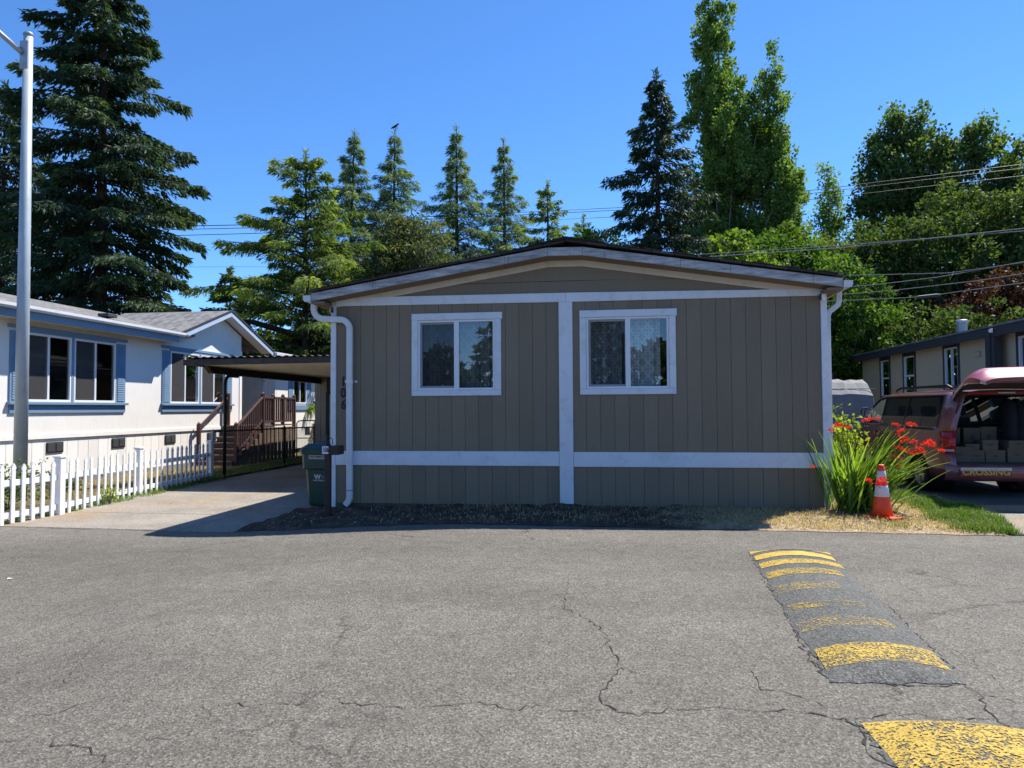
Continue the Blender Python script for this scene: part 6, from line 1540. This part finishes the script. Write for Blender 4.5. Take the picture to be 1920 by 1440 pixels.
# crow on the cedar tip
cw = thing('crow', 'small black crow perched on a cedar tip', 'bird', (-12.98, 42, 18.9))
mb = MB(); n = 8
ringsb = [[(x, r_*math.cos(2*math.pi*k/n), z+r_*math.sin(2*math.pi*k/n)) for k in range(n)] for x, r_, z in ((-.28, .015, .0), (-.12, .05, .06), (0, .085, .12), (.1, .08, .18), (.16, .05, .24), (.2, .05, .27), (.24, .03, .27), (.3, .006, .255))]
obj('body', loft(ringsb), mt['black'], cw, local=True, smooth=True)
for s in (-.03, .03): obj('leg', MB().tube([(.02, s, .06), (.02, s, -.05)], .008, 5), mt['black'], cw, local=True)
obj('wing', MB().add([(.08, -.085, .17), (-.1, -.075, .12), (-.26, -.02, .03), (-.05, -.09, .08)], [(0, 1, 2, 3)]), mt['black'], cw, local=True)

# ------------------------------------------------------------------ red flowering sword-leaf clump at the home's right corner
pl = thing('montbretia_clump', 'leaning clump of sword leaves with red blossoms at the home corner', 'plant', (3.42, 10.72, .02))
def blade_mesh(L, bend, wd, seed):
    r = random.Random(seed); V = []; n = 8; tw = r.uniform(-.6, .6)
    ang = 0; p = Vector((0, 0, 0))
    for i in range(n+1):
        t = i/n; a = bend*t*t; d = Vector((math.sin(a), 0, math.cos(a)))
        if i: p = p+d*L/n
        w_ = wd*(.55+.9*t-1.45*t*t*t) if t < 1 else .001
        w_ = max(.001, wd*min(1, .45+1.6*t)*(1-t**3)); sd = Vector((math.sin(tw*t)*.5, math.cos(tw*t), 0))
        V += [p-sd*w_, p+Vector((.004, 0, 0)), p+sd*w_]
    F = []
    for i in range(n):
        b = i*3; F += [(b, b+1, b+4, b+3), (b+1, b+2, b+5, b+4)]
    mb = MB(); mb.v = [tuple(v) for v in V]; mb.f = F
    me = mb.mesh('leaf'); me.materials.append(mt['lf_sword'])
    base = r.uniform(.15, .85)
    a = me.attributes.new('tint', 'FLOAT', 'POINT'); a.data.foreach_set('value', [min(1, max(0, base+r.gauss(0, .04)+.15*(i//3)/n)) for i in range(len(V))])
    for q in me.polygons: q.use_smooth = True
    return me
bm_ = [blade_mesh(random.Random(i).uniform(.75, 1.28), random.Random(i+50).uniform(.1, .6), random.Random(i+90).uniform(.017, .032), i) for i in range(18)]
r = random.Random(21)
for i in range(286):
    bxp = r.gauss(3.42, .15); byp = r.gauss(10.66, .13)
    u = r.random()
    leanx = r.gauss(27, 15) if u < .88 else r.gauss(-16, 8)
    leany = r.gauss(6, 13)
    a = math.atan2(-math.sin(rad(leany)), math.sin(rad(leanx))); tl = min(rad(54), math.hypot(rad(leanx), rad(leany)))
    Mx = Matrix.Translation((bxp, byp, .0)) @ Matrix.Rotation(a, 4, 'Z') @ Matrix.Rotation(tl*.8, 4, 'Y') @ Matrix.Rotation(r.uniform(-.5, .5), 4, 'Z') @ Matrix.Scale(r.uniform(.78, 1.14), 4)
    place('leaf', bm_[i % 18], pl, Mx)
dry_ = [m_.copy() for m_ in bm_[:4]]
for m_ in dry_: m_.materials.clear(); m_.materials.append(mt['lf_dry'])
for i in range(9):
    place('leaf', dry_[i % 4], pl, Matrix.Translation((r.gauss(3.42, .16), r.gauss(10.6, .1), 0)) @ Matrix.Rotation(r.uniform(-2.6, .4), 4, 'Z') @ Matrix.Rotation(rad(r.uniform(45, 78)), 4, 'Y') @ Matrix.Scale(r.uniform(.4, .7), 4))
def blossom_mesh(seed):
    r = np.random.default_rng(seed); P = []; D = []
    for k in range(12):
        c = np.array([.011*k, (.012 if k % 2 else -.012), .012+r.normal(0, .012)]); u = np.array([.35, (.55 if k % 2 else -.55), .8])+r.normal(0, .25, 3)
        sz = 1 if k < 9 else .6
        P.append(c); D.append(u*.9*sz)
        e = c+u/np.linalg.norm(u)*.026*sz
        for j in range(5):
            v = r.normal(size=3); P.append(e); D.append((v/np.linalg.norm(v)*.8+u*.6)*sz)
    P = np.array(P); D = np.array(D); V, F = cards(P, D, .04, .014, r)
    return np_mesh('blossom', V, F, mt['lf_red'], np.repeat(np.clip(r.normal(.5, .25, len(P)), 0, 1), 4))
bls = [blossom_mesh(i) for i in range(5)]
tips = [(3.54, 10.43, 1.26), (3.73, 10.6, 1.3), (3.34, 10.59, 1.16), (3.07, 10.46, 1.14), (3.21, 10.52, 1.19), (3.9, 10.4, 1.23), (4.07, 10.37, 1.23), (3.99, 10.45, 1.11), (3.93, 10.27, 1.05), (4.05, 10.19, 0.98), (4.25, 10.33, 0.94), (4.28, 10.19, 0.96), (4.4, 10.23, 0.89), (3.97, 10.23, 0.87), (4.08, 10.3, 0.83), (4.18, 10.33, 0.84), (3.87, 10.34, 0.77), (3.99, 10.49, 0.63), (3.35, 9.8, 0.5), (3.48, 9.8, 0.52), (3.47, 9.8, 0.45), (2.82, 10.54, 0.62), (4.04, 10.47, 0.98), (4.13, 10.26, 0.92), (4.21, 10.16, 0.98), (3.92, 10.37, 0.9)]
for i, (x, y, z) in enumerate(tips):
    b = Vector((3.42+r.gauss(0, .1), 10.66+r.gauss(0, .1), .02)); t = Vector((x, y, z)); pts = []
    for k in range(9):
        q = k/8; p = b.lerp(t, q); p.z = b.z+(t.z-b.z)*(1-(1-q)**1.7)+.12*math.sin(q*3.14); pts.append(p)
    st_ = obj('flower_stalk', MB().tube(pts, [.006-.0004*k for k in range(9)], 5), mt['lf_walnut'], pl)
    d = (pts[-1]-pts[-2]).normalized()
    o = bpy.data.objects.new('blossom', bls[i % 5]); COL.objects.link(o); o.parent = st_
    sc = r.uniform(.6, 1.0)
    o.matrix_basis = Matrix.Translation(pts[-1]-d*.05) @ Vector((d.x+r.uniform(-.3, .3), d.y+r.uniform(-.5, .5), d.z*.3+r.uniform(-.2, .5))).to_track_quat('X', 'Z').to_matrix().to_4x4() @ Matrix.Scale(sc, 4)
# small yellow green shrub behind it and leafy weeds at the fence
def shrub(label, X, Y, z0, h, rr, mat, seed, n=900, ls=.06):
    rng = np.random.default_rng(seed); t = thing('shrub', label, 'shrub', (X, Y, z0)); w_ = MB()
    P = rng.normal(size=(n, 3))*[rr*.5, rr*.5, h*.22]+[0, 0, h*.6]; P[:, 2] = np.abs(P[:, 2])
    for k in range(9):
        a = k*.7; w_.tube([(0, 0, 0), (rr*.4*math.cos(a), rr*.4*math.sin(a), h*.5), (rr*.6*math.cos(a), rr*.6*math.sin(a), h*.9)], [.012, .008, .004], 4, cap=False)
    V, F = cards(P, rng.normal(size=(n, 3)), ls*rng.uniform(.6, 1.4, n), ls*.6, rng)
    o = bpy.data.objects.new('foliage', np_mesh('foliage', V, F, mt[mat], np.repeat(np.clip(rng.normal(.5, .2, n), 0, 1), 4))); COL.objects.link(o); o.parent = t
    obj('stem', w_, mt['bark_grey'], t, local=True)
shrub('yellow green shrub between the home corner and the covered trailer', 3.95, 13.2, 0, 1.3, .45, 'lf_varieg', 1, 1300, .09)
shrub('small weed with yellowish leaves at the second fence post gap', -9.02, 11.85, -.2, .32, .14, 'lf_varieg', 2, 120, .06)
shrub('dark leafy shrub behind the first fence pickets at left', -10.2, 10.9, -.2, .75, .55, 'lf_wood', 3, 900, .07)
shrub('low shrub with brownish leaves at the foot of the light pole', -10.6, 12.5, -.2, .45, .5, 'lf_thuja', 4, 600, .07)
